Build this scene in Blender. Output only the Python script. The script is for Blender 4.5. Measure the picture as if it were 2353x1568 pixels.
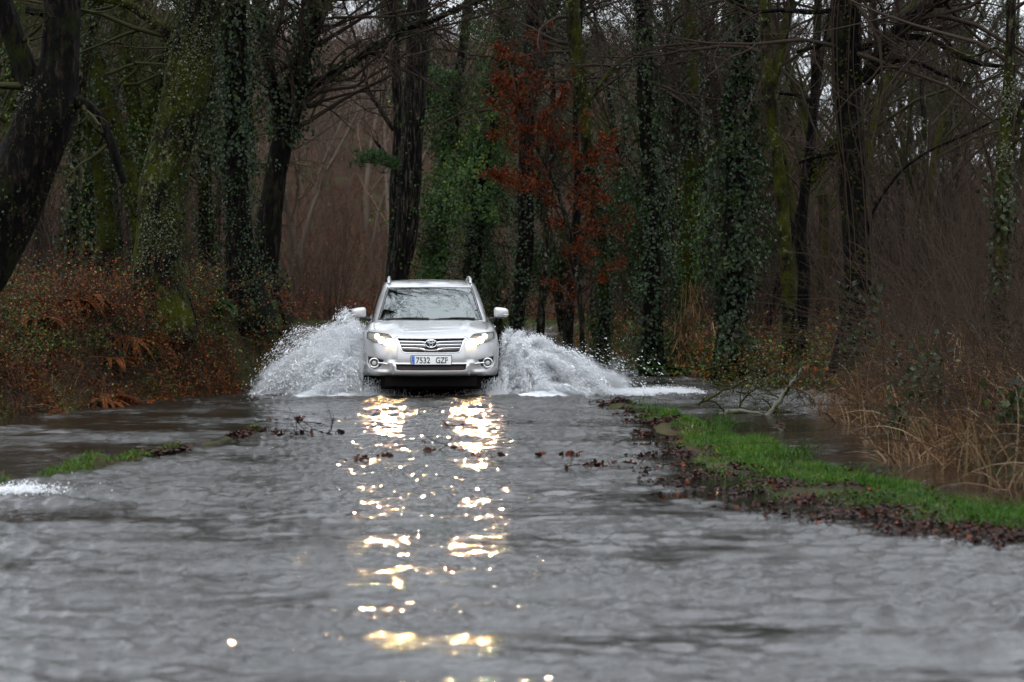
import bpy, bmesh, math, random
import numpy as np
from mathutils import Vector, Matrix
from mathutils.bvhtree import BVHTree

for _o in list(bpy.data.objects):
    bpy.data.objects.remove(_o, do_unlink=True)
scene = bpy.context.scene
COL = scene.collection
R = math.radians
rng = np.random.default_rng(7)
random.seed(7)

# ---------------------------------------------------------------- camera
FPX, CX, CY, CAMZ = 5310.0, 1176.5, 784.0, 1.57        # focal length in pixels of a 2353 px wide frame
PITCH = math.atan((CY - 640.0) / FPX)
cam_data = bpy.data.cameras.new('camera')
cam = bpy.data.objects.new('camera', cam_data)
COL.objects.link(cam)
cam.location = (0, 0, CAMZ)
cam.rotation_euler = (R(90) - PITCH, 0, 0)
cam_data.sensor_width = 36.0
cam_data.lens = FPX / 2353 * 36
cam_data.clip_start = 0.1
cam_data.clip_end = 1000
cam_data.dof.use_dof = True
cam_data.dof.focus_distance = 29.5
cam_data.dof.aperture_fstop = 2.8
scene.camera = cam

# ---------------------------------------------------------------- sky and sun (overcast)
SUN_EL, SUN_AZ = R(48), R(200)        # high, behind the photographer
world = bpy.data.worlds.new('World')
scene.world = world
world.use_nodes = True
wn = world.node_tree
for n in list(wn.nodes):
    wn.nodes.remove(n)
w_out = wn.nodes.new('ShaderNodeOutputWorld')
w_bg = wn.nodes.new('ShaderNodeBackground')
w_sky = wn.nodes.new('ShaderNodeTexSky')
w_sky.sky_type = 'NISHITA'
w_sky.sun_disc = False
w_sky.sun_elevation = SUN_EL
w_sky.sun_rotation = SUN_AZ
w_sky.air_density = 1.0
w_sky.dust_density = 4.0
w_hsv = wn.nodes.new('ShaderNodeHueSaturation')
w_hsv.inputs['Saturation'].default_value = 0.25
w_tc = wn.nodes.new('ShaderNodeTexCoord')
w_sep = wn.nodes.new('ShaderNodeSeparateXYZ')
w_map = wn.nodes.new('ShaderNodeMapRange')             # overcast: brighter towards the zenith
w_map.inputs['From Min'].default_value = 0.0
w_map.inputs['From Max'].default_value = 1.0
w_map.inputs['To Min'].default_value = 9.5
w_map.inputs['To Max'].default_value = 24.0
w_noise = wn.nodes.new('ShaderNodeTexNoise')           # soft cloud structure
w_noise.inputs['Scale'].default_value = 2.2
w_noise.inputs['Detail'].default_value = 4
w_nm = wn.nodes.new('ShaderNodeMapRange')
w_nm.inputs['To Min'].default_value = 0.75
w_nm.inputs['To Max'].default_value = 1.25
w_mul = wn.nodes.new('ShaderNodeMath'); w_mul.operation = 'MULTIPLY'
w_col = wn.nodes.new('ShaderNodeVectorMath'); w_col.operation = 'SCALE'
w_col.inputs[0].default_value = (0.91, 0.97, 1.06)
w_mix = wn.nodes.new('ShaderNodeMix'); w_mix.data_type = 'RGBA'
w_mix.inputs['Factor'].default_value = 0.85
wl = wn.links.new
wl(w_tc.outputs['Generated'], w_sep.inputs[0])
wl(w_sep.outputs['Z'], w_map.inputs['Value'])
wl(w_tc.outputs['Generated'], w_noise.inputs['Vector'])
wl(w_noise.outputs['Fac'], w_nm.inputs['Value'])
wl(w_map.outputs[0], w_mul.inputs[0]); wl(w_nm.outputs[0], w_mul.inputs[1])
wl(w_mul.outputs[0], w_col.inputs['Scale'])
wl(w_sky.outputs[0], w_hsv.inputs['Color'])
wl(w_hsv.outputs[0], w_mix.inputs['A']); wl(w_col.outputs[0], w_mix.inputs['B'])
wl(w_mix.outputs['Result'], w_bg.inputs['Color'])
w_bg.inputs['Strength'].default_value = 0.1
wl(w_bg.outputs[0], w_out.inputs['Surface'])

sun_d = bpy.data.lights.new('sun', 'SUN')
sun_d.energy = 0.5
sun_d.angle = R(40)
sun_d.color = (1.0, 0.97, 0.93)
sun = bpy.data.objects.new('sun', sun_d)
COL.objects.link(sun)
_d = Vector((math.sin(SUN_AZ) * math.cos(SUN_EL), math.cos(SUN_AZ) * math.cos(SUN_EL), math.sin(SUN_EL)))
sun.rotation_euler = _d.to_track_quat('Z', 'Y').to_euler()
sun.location = (0, -20, 30)

scene.view_settings.view_transform = 'Standard'
scene.view_settings.look = 'None'
scene.view_settings.exposure = 0.56
scene.view_settings.gamma = 1.0
scene.cycles.max_bounces = 8
scene.cycles.diffuse_bounces = 5
scene.cycles.glossy_bounces = 4
scene.cycles.transparent_max_bounces = 16
scene.cycles.sample_clamp_indirect = 12
scene.cycles.caustics_reflective = False
scene.cycles.caustics_refractive = False

# ---------------------------------------------------------------- helpers
def at(px, py, Y):
    """point at depth Y seen at a pixel of the 2353 px wide photograph"""
    dx = (px - CX) / FPX; dy = -(py - CY) / FPX
    c, s = math.cos(PITCH), math.sin(PITCH)
    d = (dx, c + dy * s, -s + dy * c)
    k = Y / d[1]
    return np.array([d[0] * k, Y, CAMZ + d[2] * k])

def on_water(px, py, z=0.0):
    dx = (px - CX) / FPX; dy = -(py - CY) / FPX
    c, s = math.cos(PITCH), math.sin(PITCH)
    d = (dx, c + dy * s, -s + dy * c)
    k = (z - CAMZ) / d[2]
    return np.array([d[0] * k, d[1] * k, z])

def smooth(x, a=0.0, b=1.0):
    t = np.clip((np.asarray(x, float) - a) / (b - a), 0, 1)
    return t * t * (3 - 2 * t)

def sines(seed, n=14, lo=0.5, hi=4.0):
    g = np.random.default_rng(seed)
    fr = np.exp(g.uniform(np.log(lo), np.log(hi), n))
    d = g.normal(size=(n, 3)); d /= np.linalg.norm(d, axis=1)[:, None]
    return d * fr[:, None], g.uniform(0, 6.28, n), 1.0 / np.sqrt(fr / lo)

_SN = {}
def noise3(x, y, z, seed=1, lo=0.5, hi=4.0, n=14):
    """smooth pseudo noise about -1..1"""
    k = (seed, lo, hi, n)
    if k not in _SN:
        _SN[k] = sines(seed, n, lo, hi)
    D, ph, am = _SN[k]
    s = 0
    for i in range(n):
        s = s + am[i] * np.sin(D[i, 0] * x * 6.28 + D[i, 1] * y * 6.28 + D[i, 2] * z * 6.28 + ph[i])
    return s / (np.sqrt((am ** 2).sum() / 2) * 1.8)

class MB:
    """collects vertices and faces, builds ONE mesh object"""
    def __init__(s):
        s.V = []; s.F = []; s.A = []; s.n = 0
    def add(s, v, f, mat=0, var=None):
        v = np.asarray(v, float).reshape(-1, 3); f = np.asarray(f, np.int64)
        if len(f) == 0: return s
        s.V.append(v); s.F.append((f + s.n, mat)); s.n += len(v)
        if var is None: var = np.zeros(len(v))
        s.A.append(np.broadcast_to(np.asarray(var, float), (len(v),)))
        return s
    def build(s, name, mats, parent=None, smooth_=True, loc=None):
        if not isinstance(mats, (list, tuple)): mats = [mats]
        me = bpy.data.meshes.new(name)
        V = np.concatenate(s.V); V = V.copy()
        if parent is not None and loc is None: loc = parent_loc(parent)
        if loc is not None: V -= np.asarray(loc)
        me.vertices.add(len(V)); me.vertices.foreach_set('co', V.astype(np.float32).ravel())
        tot = [np.full(len(f), f.shape[1]) for f, m in s.F]
        tot = np.concatenate(tot)
        loops = np.concatenate([f.ravel() for f, m in s.F])
        start = np.concatenate([[0], np.cumsum(tot)[:-1]])
        me.loops.add(len(loops)); me.loops.foreach_set('vertex_index', loops.astype(np.int32))
        me.polygons.add(len(tot)); me.polygons.foreach_set('loop_start', start.astype(np.int32))
        me.polygons.foreach_set('loop_total', tot.astype(np.int32))
        me.polygons.foreach_set('material_index', np.concatenate([np.full(len(f), m) for f, m in s.F]).astype(np.int32))
        me.polygons.foreach_set('use_smooth', np.full(len(tot), bool(smooth_)))
        for m in mats: me.materials.append(m)
        a = me.attributes.new('var', 'FLOAT', 'POINT')
        a.data.foreach_set('value', np.concatenate(s.A).astype(np.float32))
        me.update(calc_edges=True)
        o = bpy.data.objects.new(name, me)
        COL.objects.link(o)
        if parent is not None: o.parent = parent
        elif loc is not None: o.location = loc
        return o

def parent_loc(p):
    l = np.array(p.location)
    if p.parent is not None: l = l + parent_loc(p.parent)
    return l

def tag(o, label=None, cat=None, group=None, kind=None):
    if label: o['label'] = label
    if cat: o['category'] = cat
    if group: o['group'] = group
    if kind: o['kind'] = kind
    return o

def empty(name, loc, label, cat, group=None):
    o = bpy.data.objects.new(name, None)
    o.empty_display_size = 0.2
    COL.objects.link(o)
    o.location = tuple(float(v) for v in loc)
    return tag(o, label, cat, group)

def unit(a):
    return a / np.maximum(np.linalg.norm(a, axis=-1, keepdims=True), 1e-9)

def tubes(P, Rr, n=3, cap=False):
    """P (N,k,3) paths, Rr (N,k) radii -> verts, quads"""
    P = np.asarray(P, float); Rr = np.asarray(Rr, float)
    if P.ndim == 2: P = P[None]; Rr = Rr[None]
    N, k, _ = P.shape
    T = unit(np.gradient(P, axis=1))
    mt = unit(T.mean(axis=1))
    ref = np.where(np.abs(mt[:, 2:3]) > 0.8, np.array([[1.0, 0.13, 0]]), np.array([[0.1, 0, 1.0]]))
    A = unit(np.cross(T, ref[:, None, :])); B = np.cross(T, A)
    th = np.arange(n) * 2 * np.pi / n
    V = P[:, :, None, :] + Rr[:, :, None, None] * (np.cos(th)[None, None, :, None] * A[:, :, None, :] + np.sin(th)[None, None, :, None] * B[:, :, None, :])
    idx = np.arange(N * k * n).reshape(N, k, n)
    nx = np.roll(idx, -1, axis=2)
    F = np.stack([idx[:, :-1], nx[:, :-1], nx[:, 1:], idx[:, 1:]], axis=-1).reshape(-1, 4)
    return V.reshape(-1, 3), F

def resample(pts, step):
    """smooth curve through points (m,d) with even steps"""
    pts = np.asarray(pts, float)
    m = len(pts)
    ext = np.vstack([2 * pts[0] - pts[1], pts, 2 * pts[-1] - pts[-2]])
    out = []
    for i in range(m - 1):
        p0, p1, p2, p3 = ext[i:i + 4]
        d = np.linalg.norm((p2 - p1)[:3]); q = max(2, int(math.ceil(d / step)))
        t = np.linspace(0, 1, q, endpoint=False)[:, None]
        out.append(0.5 * ((2 * p1) + (-p0 + p2) * t + (2 * p0 - 5 * p1 + 4 * p2 - p3) * t ** 2 + (-p0 + 3 * p1 - 3 * p2 + p3) * t ** 3))
    out.append(pts[-1:])
    return np.vstack(out)

def grow(S, D, L, R0, k, wig, up, g, taper=0.25):
    """branches from starts S, directions D, lengths L -> P (N,k,3), R (N,k)"""
    N = len(S)
    P = np.zeros((N, k, 3)); P[:, 0] = S
    d = unit(D); step = (L / (k - 1))[:, None]
    bend = g.normal(size=(N, 3)) * wig * 0.5
    for i in range(1, k):
        d = unit(d + bend + g.normal(size=(N, 3)) * wig + np.array([0, 0, up]))
        P[:, i] = P[:, i - 1] + d * step
    f = np.linspace(1, taper, k)[None]
    return P, R0[:, None] * f

def kids(P, Rr, n, tmin, tmax, ang, g, lenf, L, rf=0.5, k=5, wig=0.15, up=0.03, taper=0.3, rmin=0.002):
    N, kk, _ = P.shape
    t = g.uniform(tmin, tmax, (N, n)) * (kk - 1)
    i = np.clip(t.astype(int), 0, kk - 2); f = (t - i)[..., None]
    a = np.arange(N)[:, None]
    S = P[a, i] * (1 - f) + P[a, i + 1] * f
    T = unit(P[a, i + 1] - P[a, i])
    r = Rr[a, i]
    rd = unit(np.cross(T, g.normal(size=T.shape)))
    an = g.uniform(ang[0], ang[1], (N, n))[..., None]
    D = T * np.cos(an) + rd * np.sin(an)
    Ln = (L[:, None] * lenf * g.uniform(0.5, 1.15, (N, n)) * (1.15 - 0.6 * t / (kk - 1)))
    R0 = np.maximum(r * rf * g.uniform(0.7, 1.1, (N, n)), rmin)
    S = S.reshape(-1, 3); D = D.reshape(-1, 3); Ln = Ln.ravel(); R0 = R0.ravel()
    Pn, Rn = grow(S, D, Ln, R0, k, wig, up, g, taper)
    return Pn, Rn, Ln

def leaves(C, Ax, Nn, L, W, g, fold=0.25):
    """leaf blades: 4 vertices folded along the middle -> 2 triangles"""
    N = len(C)
    Ax = unit(Ax); S = unit(np.cross(Nn, Ax)); U = np.cross(Ax, S)
    L = np.broadcast_to(L, (N,))[:, None]; W = np.broadcast_to(W, (N,))[:, None]
    b = C - Ax * L * 0.5; t = C + Ax * L * 0.5
    l = C - Ax * L * 0.1 - S * W * 0.5 + U * W * fold; r = C - Ax * L * 0.1 + S * W * 0.5 + U * W * fold
    V = np.stack([b, r, t, l], axis=1).reshape(-1, 3)
    i = np.arange(N)[:, None] * 4
    F = np.concatenate([i + np.array([[0, 1, 2]]), i + np.array([[0, 2, 3]])])
    return V, F

LOBE = np.array([[-.5, .05], [-.3, .22], [-.2, .12], [-.05, .36], [.1, .18], [.25, .3], [.33, .12], [.5, 0.0],
                 [.33, -.12], [.25, -.3], [.1, -.18], [-.05, -.36], [-.2, -.12], [-.3, -.22], [-.5, -.05]])
def lobed(C, Ax, Nn, L, g, curl=0.35):
    """lobed oak leaves as triangle fans, curled"""
    N = len(C); m = len(LOBE)
    Ax = unit(Ax); S = unit(np.cross(Nn, Ax)); U = np.cross(Ax, S)
    L = np.broadcast_to(L, (N,))[:, None, None]
    cu = g.uniform(0.0, curl, (N, 1, 1)) * 4; cv = g.uniform(-0.2, curl, (N, 1, 1)) * 3
    u = LOBE[None, :, 0:1]; v = LOBE[None, :, 1:2]
    V = C[:, None] + L * (Ax[:, None] * u + S[:, None] * v + U[:, None] * (cu * v * v + cv * u * u * 0.5))
    V = np.concatenate([C[:, None], V], axis=1)
    i = np.arange(N)[:, None, None] * (m + 1)
    j = np.arange(m)
    tri = np.stack([np.zeros(m, int), j + 1, (j + 1) % m + 1], axis=1)[None]
    return V.reshape(-1, 3), (i + tri).reshape(-1, 3)

def blades(S, D, L, W, g, bend=0.5, k=4, flat=None):
    """grass blades: tapered ribbons that bend over"""
    N = len(S)
    D = unit(D)
    side = unit(np.cross(D, g.normal(size=(N, 3)))); lean = unit(np.cross(side, D))
    bd = g.uniform(0.2, 1.0, N)[:, None] * bend
    L = np.broadcast_to(L, (N,))[:, None]; W = np.broadcast_to(W, (N,))[:, None]
    rows = []
    for i in range(k):
        t = i / (k - 1)
        c = S + D * L * (t - 0.3 * bd * t * t) + lean * L * bd * t * t
        c[:, 2] -= (L[:, 0] * bd[:, 0] * 0.35 * t ** 3)
        w = W * (1 - t) ** 0.6 * 0.5 + 0.0004
        rows.append(c - side * w); rows.append(c + side * w)
    V = np.stack(rows, axis=1).reshape(-1, 3)
    i = np.arange(N)[:, None] * (2 * k)
    F = np.concatenate([i + np.array([[2 * j, 2 * j + 1, 2 * j + 3, 2 * j + 2]]) for j in range(k - 1)])
    return V, F, np.repeat(np.arange(N), 2 * k)

# ---------------------------------------------------------------- materials
def vg(c, k=0.46, s=1.35):
    m_ = sum(c) / 3
    return tuple(max(.002, (m_ + (v - m_) * s) * k) for v in c)

def new_mat(name):
    m = bpy.data.materials.new(name); m.use_nodes = True
    nt = m.node_tree
    b = nt.nodes.get('Principled BSDF')
    return m, nt, b

def N_(nt, t, **kw):
    n = nt.nodes.new(t)
    for k, v in kw.items(): setattr(n, k, v)
    return n

def ramp(nt, stops):
    r = nt.nodes.new('ShaderNodeValToRGB')
    e = r.color_ramp.elements
    while len(e) > 1: e.remove(e[-1])
    e[0].position = stops[0][0]; e[0].color = (*stops[0][1], 1)
    for p, c in stops[1:]:
        x = e.new(p); x.color = (*c, 1)
    return r

def plain(name, col, rough=0.5, metal=0.0, spec=0.5, coat=0.0, bump=None, emit=None):
    m, nt, b = new_mat(name)
    b.inputs['Base Color'].default_value = (*col, 1)
    b.inputs['Roughness'].default_value = rough
    b.inputs['Metallic'].default_value = metal
    b.inputs['Specular IOR Level'].default_value = spec
    b.inputs['Coat Weight'].default_value = coat
    b.inputs['Coat Roughness'].default_value = 0.03
    if emit:
        b.inputs['Emission Color'].default_value = (*emit[0], 1); b.inputs['Emission Strength'].default_value = emit[1]
    # faint variation so that no surface is uniform
    tc = N_(nt, 'ShaderNodeTexCoord'); nz = N_(nt, 'ShaderNodeTexNoise')
    nz.inputs['Scale'].default_value = 9; nz.inputs['Detail'].default_value = 5
    nt.links.new(tc.outputs['Object'], nz.inputs['Vector'])
    mr = N_(nt, 'ShaderNodeMapRange')
    mr.inputs['To Min'].default_value = rough * 0.8; mr.inputs['To Max'].default_value = min(1, rough * 1.25)
    nt.links.new(nz.outputs['Fac'], mr.inputs['Value']); nt.links.new(mr.outputs[0], b.inputs['Roughness'])
    if bump:
        n2 = N_(nt, 'ShaderNodeTexNoise'); n2.inputs['Scale'].default_value = bump[0]; n2.inputs['Detail'].default_value = 6
        nt.links.new(tc.outputs['Object'], n2.inputs['Vector'])
        bp = N_(nt, 'ShaderNodeBump'); bp.inputs['Strength'].default_value = bump[1]; bp.inputs['Distance'].default_value = bump[2]
        nt.links.new(n2.outputs['Fac'], bp.inputs['Height']); nt.links.new(bp.outputs[0], b.inputs['Normal'])
    return m

def bark(name, dark, mid, moss, moss_amt, lich, lich_amt, zs=4.0, xs=16.0):
    dark, mid, moss, lich = vg(dark), vg(mid), vg(moss), vg(lich)
    m, nt, b = new_mat(name)
    L = nt.links.new
    tc = N_(nt, 'ShaderNodeTexCoord')
    mp = N_(nt, 'ShaderNodeMapping'); mp.inputs['Scale'].default_value = (xs, xs, zs)
    L(tc.outputs['Object'], mp.inputs['Vector'])
    nz = N_(nt, 'ShaderNodeTexNoise'); nz.inputs['Scale'].default_value = 1; nz.inputs['Detail'].default_value = 8; nz.inputs['Roughness'].default_value = 0.65
    L(mp.outputs[0], nz.inputs['Vector'])
    r1 = ramp(nt, [(0.42, tuple(v * .6 for v in dark)), (0.52, dark), (0.66, tuple(v * 1.9 for v in mid))])
    L(nz.outputs['Fac'], r1.inputs[0])
    n2 = N_(nt, 'ShaderNodeTexNoise'); n2.inputs['Scale'].default_value = 1.7; n2.inputs['Detail'].default_value = 6; n2.inputs['Roughness'].default_value = 0.7
    L(tc.outputs['Object'], n2.inputs['Vector'])
    r2 = ramp(nt, [(0.62 - 0.3 * moss_amt, (0, 0, 0)), (0.78 - 0.3 * moss_amt, (1, 1, 1))])
    L(n2.outputs['Fac'], r2.inputs[0])
    mx = N_(nt, 'ShaderNodeMix', data_type='RGBA'); mx.inputs['B'].default_value = (*moss, 1)
    L(r2.outputs[0], mx.inputs['Factor']); L(r1.outputs[0], mx.inputs['A'])
    n3 = N_(nt, 'ShaderNodeTexNoise'); n3.inputs['Scale'].default_value = 11; n3.inputs['Detail'].default_value = 5; n3.inputs['Roughness'].default_value = 0.75
    L(tc.outputs['Object'], n3.inputs['Vector'])
    r3 = ramp(nt, [(0.68 - 0.25 * lich_amt, (0, 0, 0)), (0.72 - 0.25 * lich_amt, (1, 1, 1))])
    L(n3.outputs['Fac'], r3.inputs[0])
    n4 = N_(nt, 'ShaderNodeTexNoise'); n4.inputs['Scale'].default_value = 1.1; n4.inputs['Detail'].default_value = 2
    L(tc.outputs['Object'], n4.inputs['Vector'])
    mm = N_(nt, 'ShaderNodeMath', operation='MULTIPLY')
    r4 = ramp(nt, [(0.45, (0, 0, 0)), (0.6, (1, 1, 1))]); L(n4.outputs['Fac'], r4.inputs[0])
    L(r3.outputs[0], mm.inputs[0]); L(r4.outputs[0], mm.inputs[1])
    mx2 = N_(nt, 'ShaderNodeMix', data_type='RGBA'); mx2.inputs['B'].default_value = (*lich, 1)
    L(mm.outputs[0], mx2.inputs['Factor']); L(mx.outputs['Result'], mx2.inputs['A'])
    L(mx2.outputs['Result'], b.inputs['Base Color'])
    b.inputs['Roughness'].default_value = 0.8
    b.inputs['Specular IOR Level'].default_value = 0.06
    bp = N_(nt, 'ShaderNodeBump'); bp.inputs['Strength'].default_value = 1.0; bp.inputs['Distance'].default_value = 0.09
    L(nz.outputs['Fac'], bp.inputs['Height']); L(bp.outputs[0], b.inputs['Normal'])
    return m

def leafy(name, stops, rough=0.4, spec=0.5, trans=0.25, patch=1.2, k=0.46):
    """leaf colour picked per leaf from the mesh attribute 'var'; light passes through a little"""
    stops = [(p, vg(c, k)) for p, c in stops]; spec = spec * .5
    m, nt, b = new_mat(name)
    L = nt.links.new
    at_ = N_(nt, 'ShaderNodeAttribute', attribute_name='var')
    tc = N_(nt, 'ShaderNodeTexCoord'); nz = N_(nt, 'ShaderNodeTexNoise')
    nz.inputs['Scale'].default_value = patch; nz.inputs['Detail'].default_value = 3
    L(tc.outputs['Object'], nz.inputs['Vector'])
    mr = N_(nt, 'ShaderNodeMapRange'); mr.inputs['To Min'].default_value = -0.3; mr.inputs['To Max'].default_value = 0.3
    L(nz.outputs['Fac'], mr.inputs['Value'])
    ad = N_(nt, 'ShaderNodeMath', operation='ADD', use_clamp=True)
    L(at_.outputs['Fac'], ad.inputs[0]); L(mr.outputs[0], ad.inputs[1])
    r = ramp(nt, stops); L(ad.outputs[0], r.inputs[0])
    L(r.outputs[0], b.inputs['Base Color'])
    b.inputs['Roughness'].default_value = rough
    b.inputs['Specular IOR Level'].default_value = spec
    if trans > 0:
        tr = N_(nt, 'ShaderNodeBsdfTranslucent'); L(r.outputs[0], tr.inputs['Color'])
        ms = N_(nt, 'ShaderNodeMixShader'); ms.inputs[0].default_value = trans
        out = [n for n in nt.nodes if n.type == 'OUTPUT_MATERIAL'][0]
        L(b.outputs[0], ms.inputs[1]); L(tr.outputs[0], ms.inputs[2]); L(ms.outputs[0], out.inputs['Surface'])
    return m

M = {}
M['bark_dark'] = bark('bark_dark', (.005, .004, .003), (.026, .020, .015), (.022, .028, .005), 0.3, (.20, .22, .14), 0.1)
M['bark_moss'] = bark('bark_moss', (.008, .006, .004), (.035, .028, .018), (.060, .066, .010), 0.7, (.18, .20, .11), 0.3)
M['bark_lichen'] = bark('bark_lichen', (.008, .006, .004), (.040, .030, .020), (.056, .062, .010), 0.6, (.20, .22, .13), 0.5)
M['bark_pine'] = bark('bark_pine', (.008, .007, .006), (.075, .065, .055), (.05, .06, .02), 0.1, (.25, .27, .2), 0.1, zs=3.0, xs=24.0)
M['bark_grey'] = bark('bark_grey', (.012, .010, .008), (.07, .058, .045), (.05, .055, .02), 0.35, (.3, .32, .24), 0.55)
M['twig'] = plain('twig', (.028, .020, .015), 0.9, spec=0.05)
M['twig_moss'] = plain('twig_moss', (.026, .026, .011), 0.9, spec=0.05)
M['twig_red'] = plain('twig_red', (.036, .025, .018), 0.9, spec=0.05)
M['ivy'] = leafy('ivy', [(0, (.008, .016, .006)), (.35, (.020, .038, .012)), (.7, (.042, .070, .022)), (1, (.11, .14, .045))], 0.42, 0.5, 0.25, k=.5)
M['ivy_light'] = leafy('ivy_light', [(0, (.012, .028, .010)), (.4, (.030, .056, .018)), (.75, (.066, .092, .026)), (1, (.20, .20, .045))], 0.5, 0.4, 0.3, k=.95)
M['russet'] = leafy('russet', [(0, (.07, .016, .008)), (.4, (.15, .042, .018)), (.8, (.24, .072, .032)), (1, (.36, .14, .07))], 0.6, 0.3, 0.4)
M['litter'] = leafy('litter', [(0, (.012, .006, .005)), (.5, (.035, .013, .009)), (.85, (.12, .032, .014)), (1, (.30, .09, .025))], 0.4, 0.25, 0.1, k=.55)
M['brush'] = leafy('brush', [(0, (.018, .012, .007)), (.2, (.10, .030, .014)), (.38, (.15, .060, .028)), (.5, (.035, .040, .014)), (.7, (.026, .060, .018)), (.88, (.12, .14, .045)), (1, (.24, .04, .02))], 0.45, 0.30, 0.25, 0.9, .98)
M['bracken'] = leafy('bracken', [(0, (.10, .035, .015)), (.5, (.26, .09, .04)), (1, (.45, .20, .10))], 0.6, 0.3, 0.35, k=.38)
M['fern'] = leafy('fern', [(0, (.018, .04, .010)), (.5, (.036, .08, .018)), (1, (.08, .14, .035))], 0.4, 0.4, 0.35)
M['grass'] = leafy('grass', [(0, (.020, .045, .008)), (.45, (.045, .115, .014)), (.85, (.11, .21, .028)), (1, (.26, .23, .08))], 0.4, 0.4, 0.3, 3.0, .54)
M['straw'] = leafy('straw', [(0, (.030, .018, .012)), (.4, (.11, .062, .036)), (.75, (.25, .155, .090)), (1, (.46, .34, .22))], 0.6, 0.3, 0.3, k=.66)
M['needles'] = leafy('needles', [(0, (.02, .045, .018)), (1, (.06, .11, .035))], 0.5, 0.4, 0.2)

M['branch_pale'] = plain('branch_pale', (.10, .10, .075), .85, spec=.1, bump=(60, .8, .01))
M['reed'] = leafy('reed', [(0, (.10, .06, .035)), (.5, (.26, .17, .10)), (1, (.48, .38, .26))], 0.6, 0.3, 0.3, k=.36)

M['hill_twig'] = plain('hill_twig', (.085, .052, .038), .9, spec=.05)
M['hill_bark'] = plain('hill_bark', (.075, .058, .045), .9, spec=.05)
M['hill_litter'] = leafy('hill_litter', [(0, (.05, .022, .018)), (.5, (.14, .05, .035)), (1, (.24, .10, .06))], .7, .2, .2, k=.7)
# ---------------------------------------------------------------- ground form
LY = [-20, 5, 20, 26, 29, 31.5, 33, 35, 36.8, 38, 45, 60, 74, 90, 200]
LX = [-11, -9.5, -7.0, -5.72, -4.82, -3.95, -3.55, -3.45, -3.55, -4.1, -4.75, -6.4, -9.5, -14, -30]
RY = [-20, 8, 13, 17, 19, 23, 26.8, 29, 32, 36, 39, 45, 55, 75, 90, 200]
RX = [6.5, 5.6, 4.7, 3.75, 3.35, 3.65, 3.7, 3.9, 3.95, 3.15, 2.6, 2.0, 1.5, 0.6, 0.5, 0.5]
VY = [2, 9, 13.0, 14.1, 15, 16.3, 18.5, 20.3, 23.1, 26, 28, 29.5]      # the grass verge: near and far edge
VA = [5.4, 4.2, 3.3, 2.50, 2.02, 1.30, 1.22, 1.18, 1.32, 1.30, 1.05, 1.3]
VB = [6.4, 5.3, 4.45, 4.15, 3.95, 3.65, 3.08, 2.70, 2.26, 1.95, 1.65, 1.5]
UY = [5, 16, 17.6, 18.6, 19.6, 21.3, 23.0, 24.2]                    # the thin verge left of the road
UX = [-5.3, -4.3, -3.95, -3.62, -3.42, -3.05, -2.72, -2.5]
UW = [.2, .2, .16, .2, .20, .13, .09, .02]

def ground_h(x, y):
    x = np.asarray(x, float); y = np.asarray(y, float)
    dl = np.interp(y, LY, LX) - x + 0.14 * noise3(x * 0, y, 0, 5, .08, .5)
    dr = x - np.interp(y, RY, RX) + 0.2 * noise3(x * 0, y, 0, 6, .08, .5)
    bed = -0.13 - 0.05 * smooth(np.abs(x + 1.2), 2, 4)
    left = smooth(dl, -0.25, 1.5 - 1.05 * smooth(y, 28, 33)) * (1.15 + .13) + smooth(dl, 1.2, 9) * 0.45 + 0.12 * noise3(x, y, 0, 7, .1, .8) * smooth(dl, 0.2, 1.2)
    far = smooth(y, 30, 36)
    rh = (0.55 + 0.35 * smooth(dr, 1, 5)) * (1 - far) + (0.22 + 0.5 * smooth(dr, 1, 8)) * far
    right = smooth(dr, -0.2, 1.1) * (rh + 0.14) + 0.06 * noise3(x, y, 0, 8, .15, 1.0) * smooth(dr, 0, .7)
    h = bed + left + right
    va = np.interp(y, VY, VA); vb = np.interp(y, VY, VB)
    u = (x - va) / np.maximum(vb - va, .05)
    ver = smooth(u, -0.08, 0.35) * (1 - smooth(u, 0.75, 1.12)) * (y < 29.3) * smooth(y, -5, 2)
    h = np.maximum(h, bed + ver * (0.175 + 0.03 * noise3(x, y, 0, 9, .5, 2.5)))
    ux = np.interp(y, UY, UX); uw = np.interp(y, UY, UW)
    rid = np.exp(-((x - ux) / (uw + 0.01)) ** 2) * smooth(y, 8, 14) * (1 - smooth(y, 23.6, 24.4))
    h = np.maximum(h, bed + rid * (0.138 + 0.05 * noise3(x * .4, y, 0, 10, .4, 1.6)))
    back = smooth(y, 73.5, 76) * 0.32
    hill = np.clip(y - 80, 0, 55) * 0.27 * (1 - 0.5 * smooth(x / np.maximum(y, 1), 0.05, 0.17))
    return np.maximum(h, np.where(y > 72, bed + back, -9)) + hill + 0.25 * noise3(x, y, 0, 11, .03, .2) * smooth(y, 80, 95) + 1.5 * noise3(x, y * .6, 0, 12, .012, .06) * smooth(y, 88, 125)

def dens(a):
    return np.unique(np.concatenate(a))

def grid_mesh(xs, ys, zf):
    X, Y = np.meshgrid(xs, ys)
    Z = zf(X, Y)
    V = np.stack([X, Y, Z], -1).reshape(-1, 3)
    idx = np.arange(len(xs) * len(ys)).reshape(len(ys), len(xs))
    F = np.stack([idx[:-1, :-1], idx[:-1, 1:], idx[1:, 1:], idx[1:, :-1]], -1).reshape(-1, 4)
    return V, F

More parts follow.
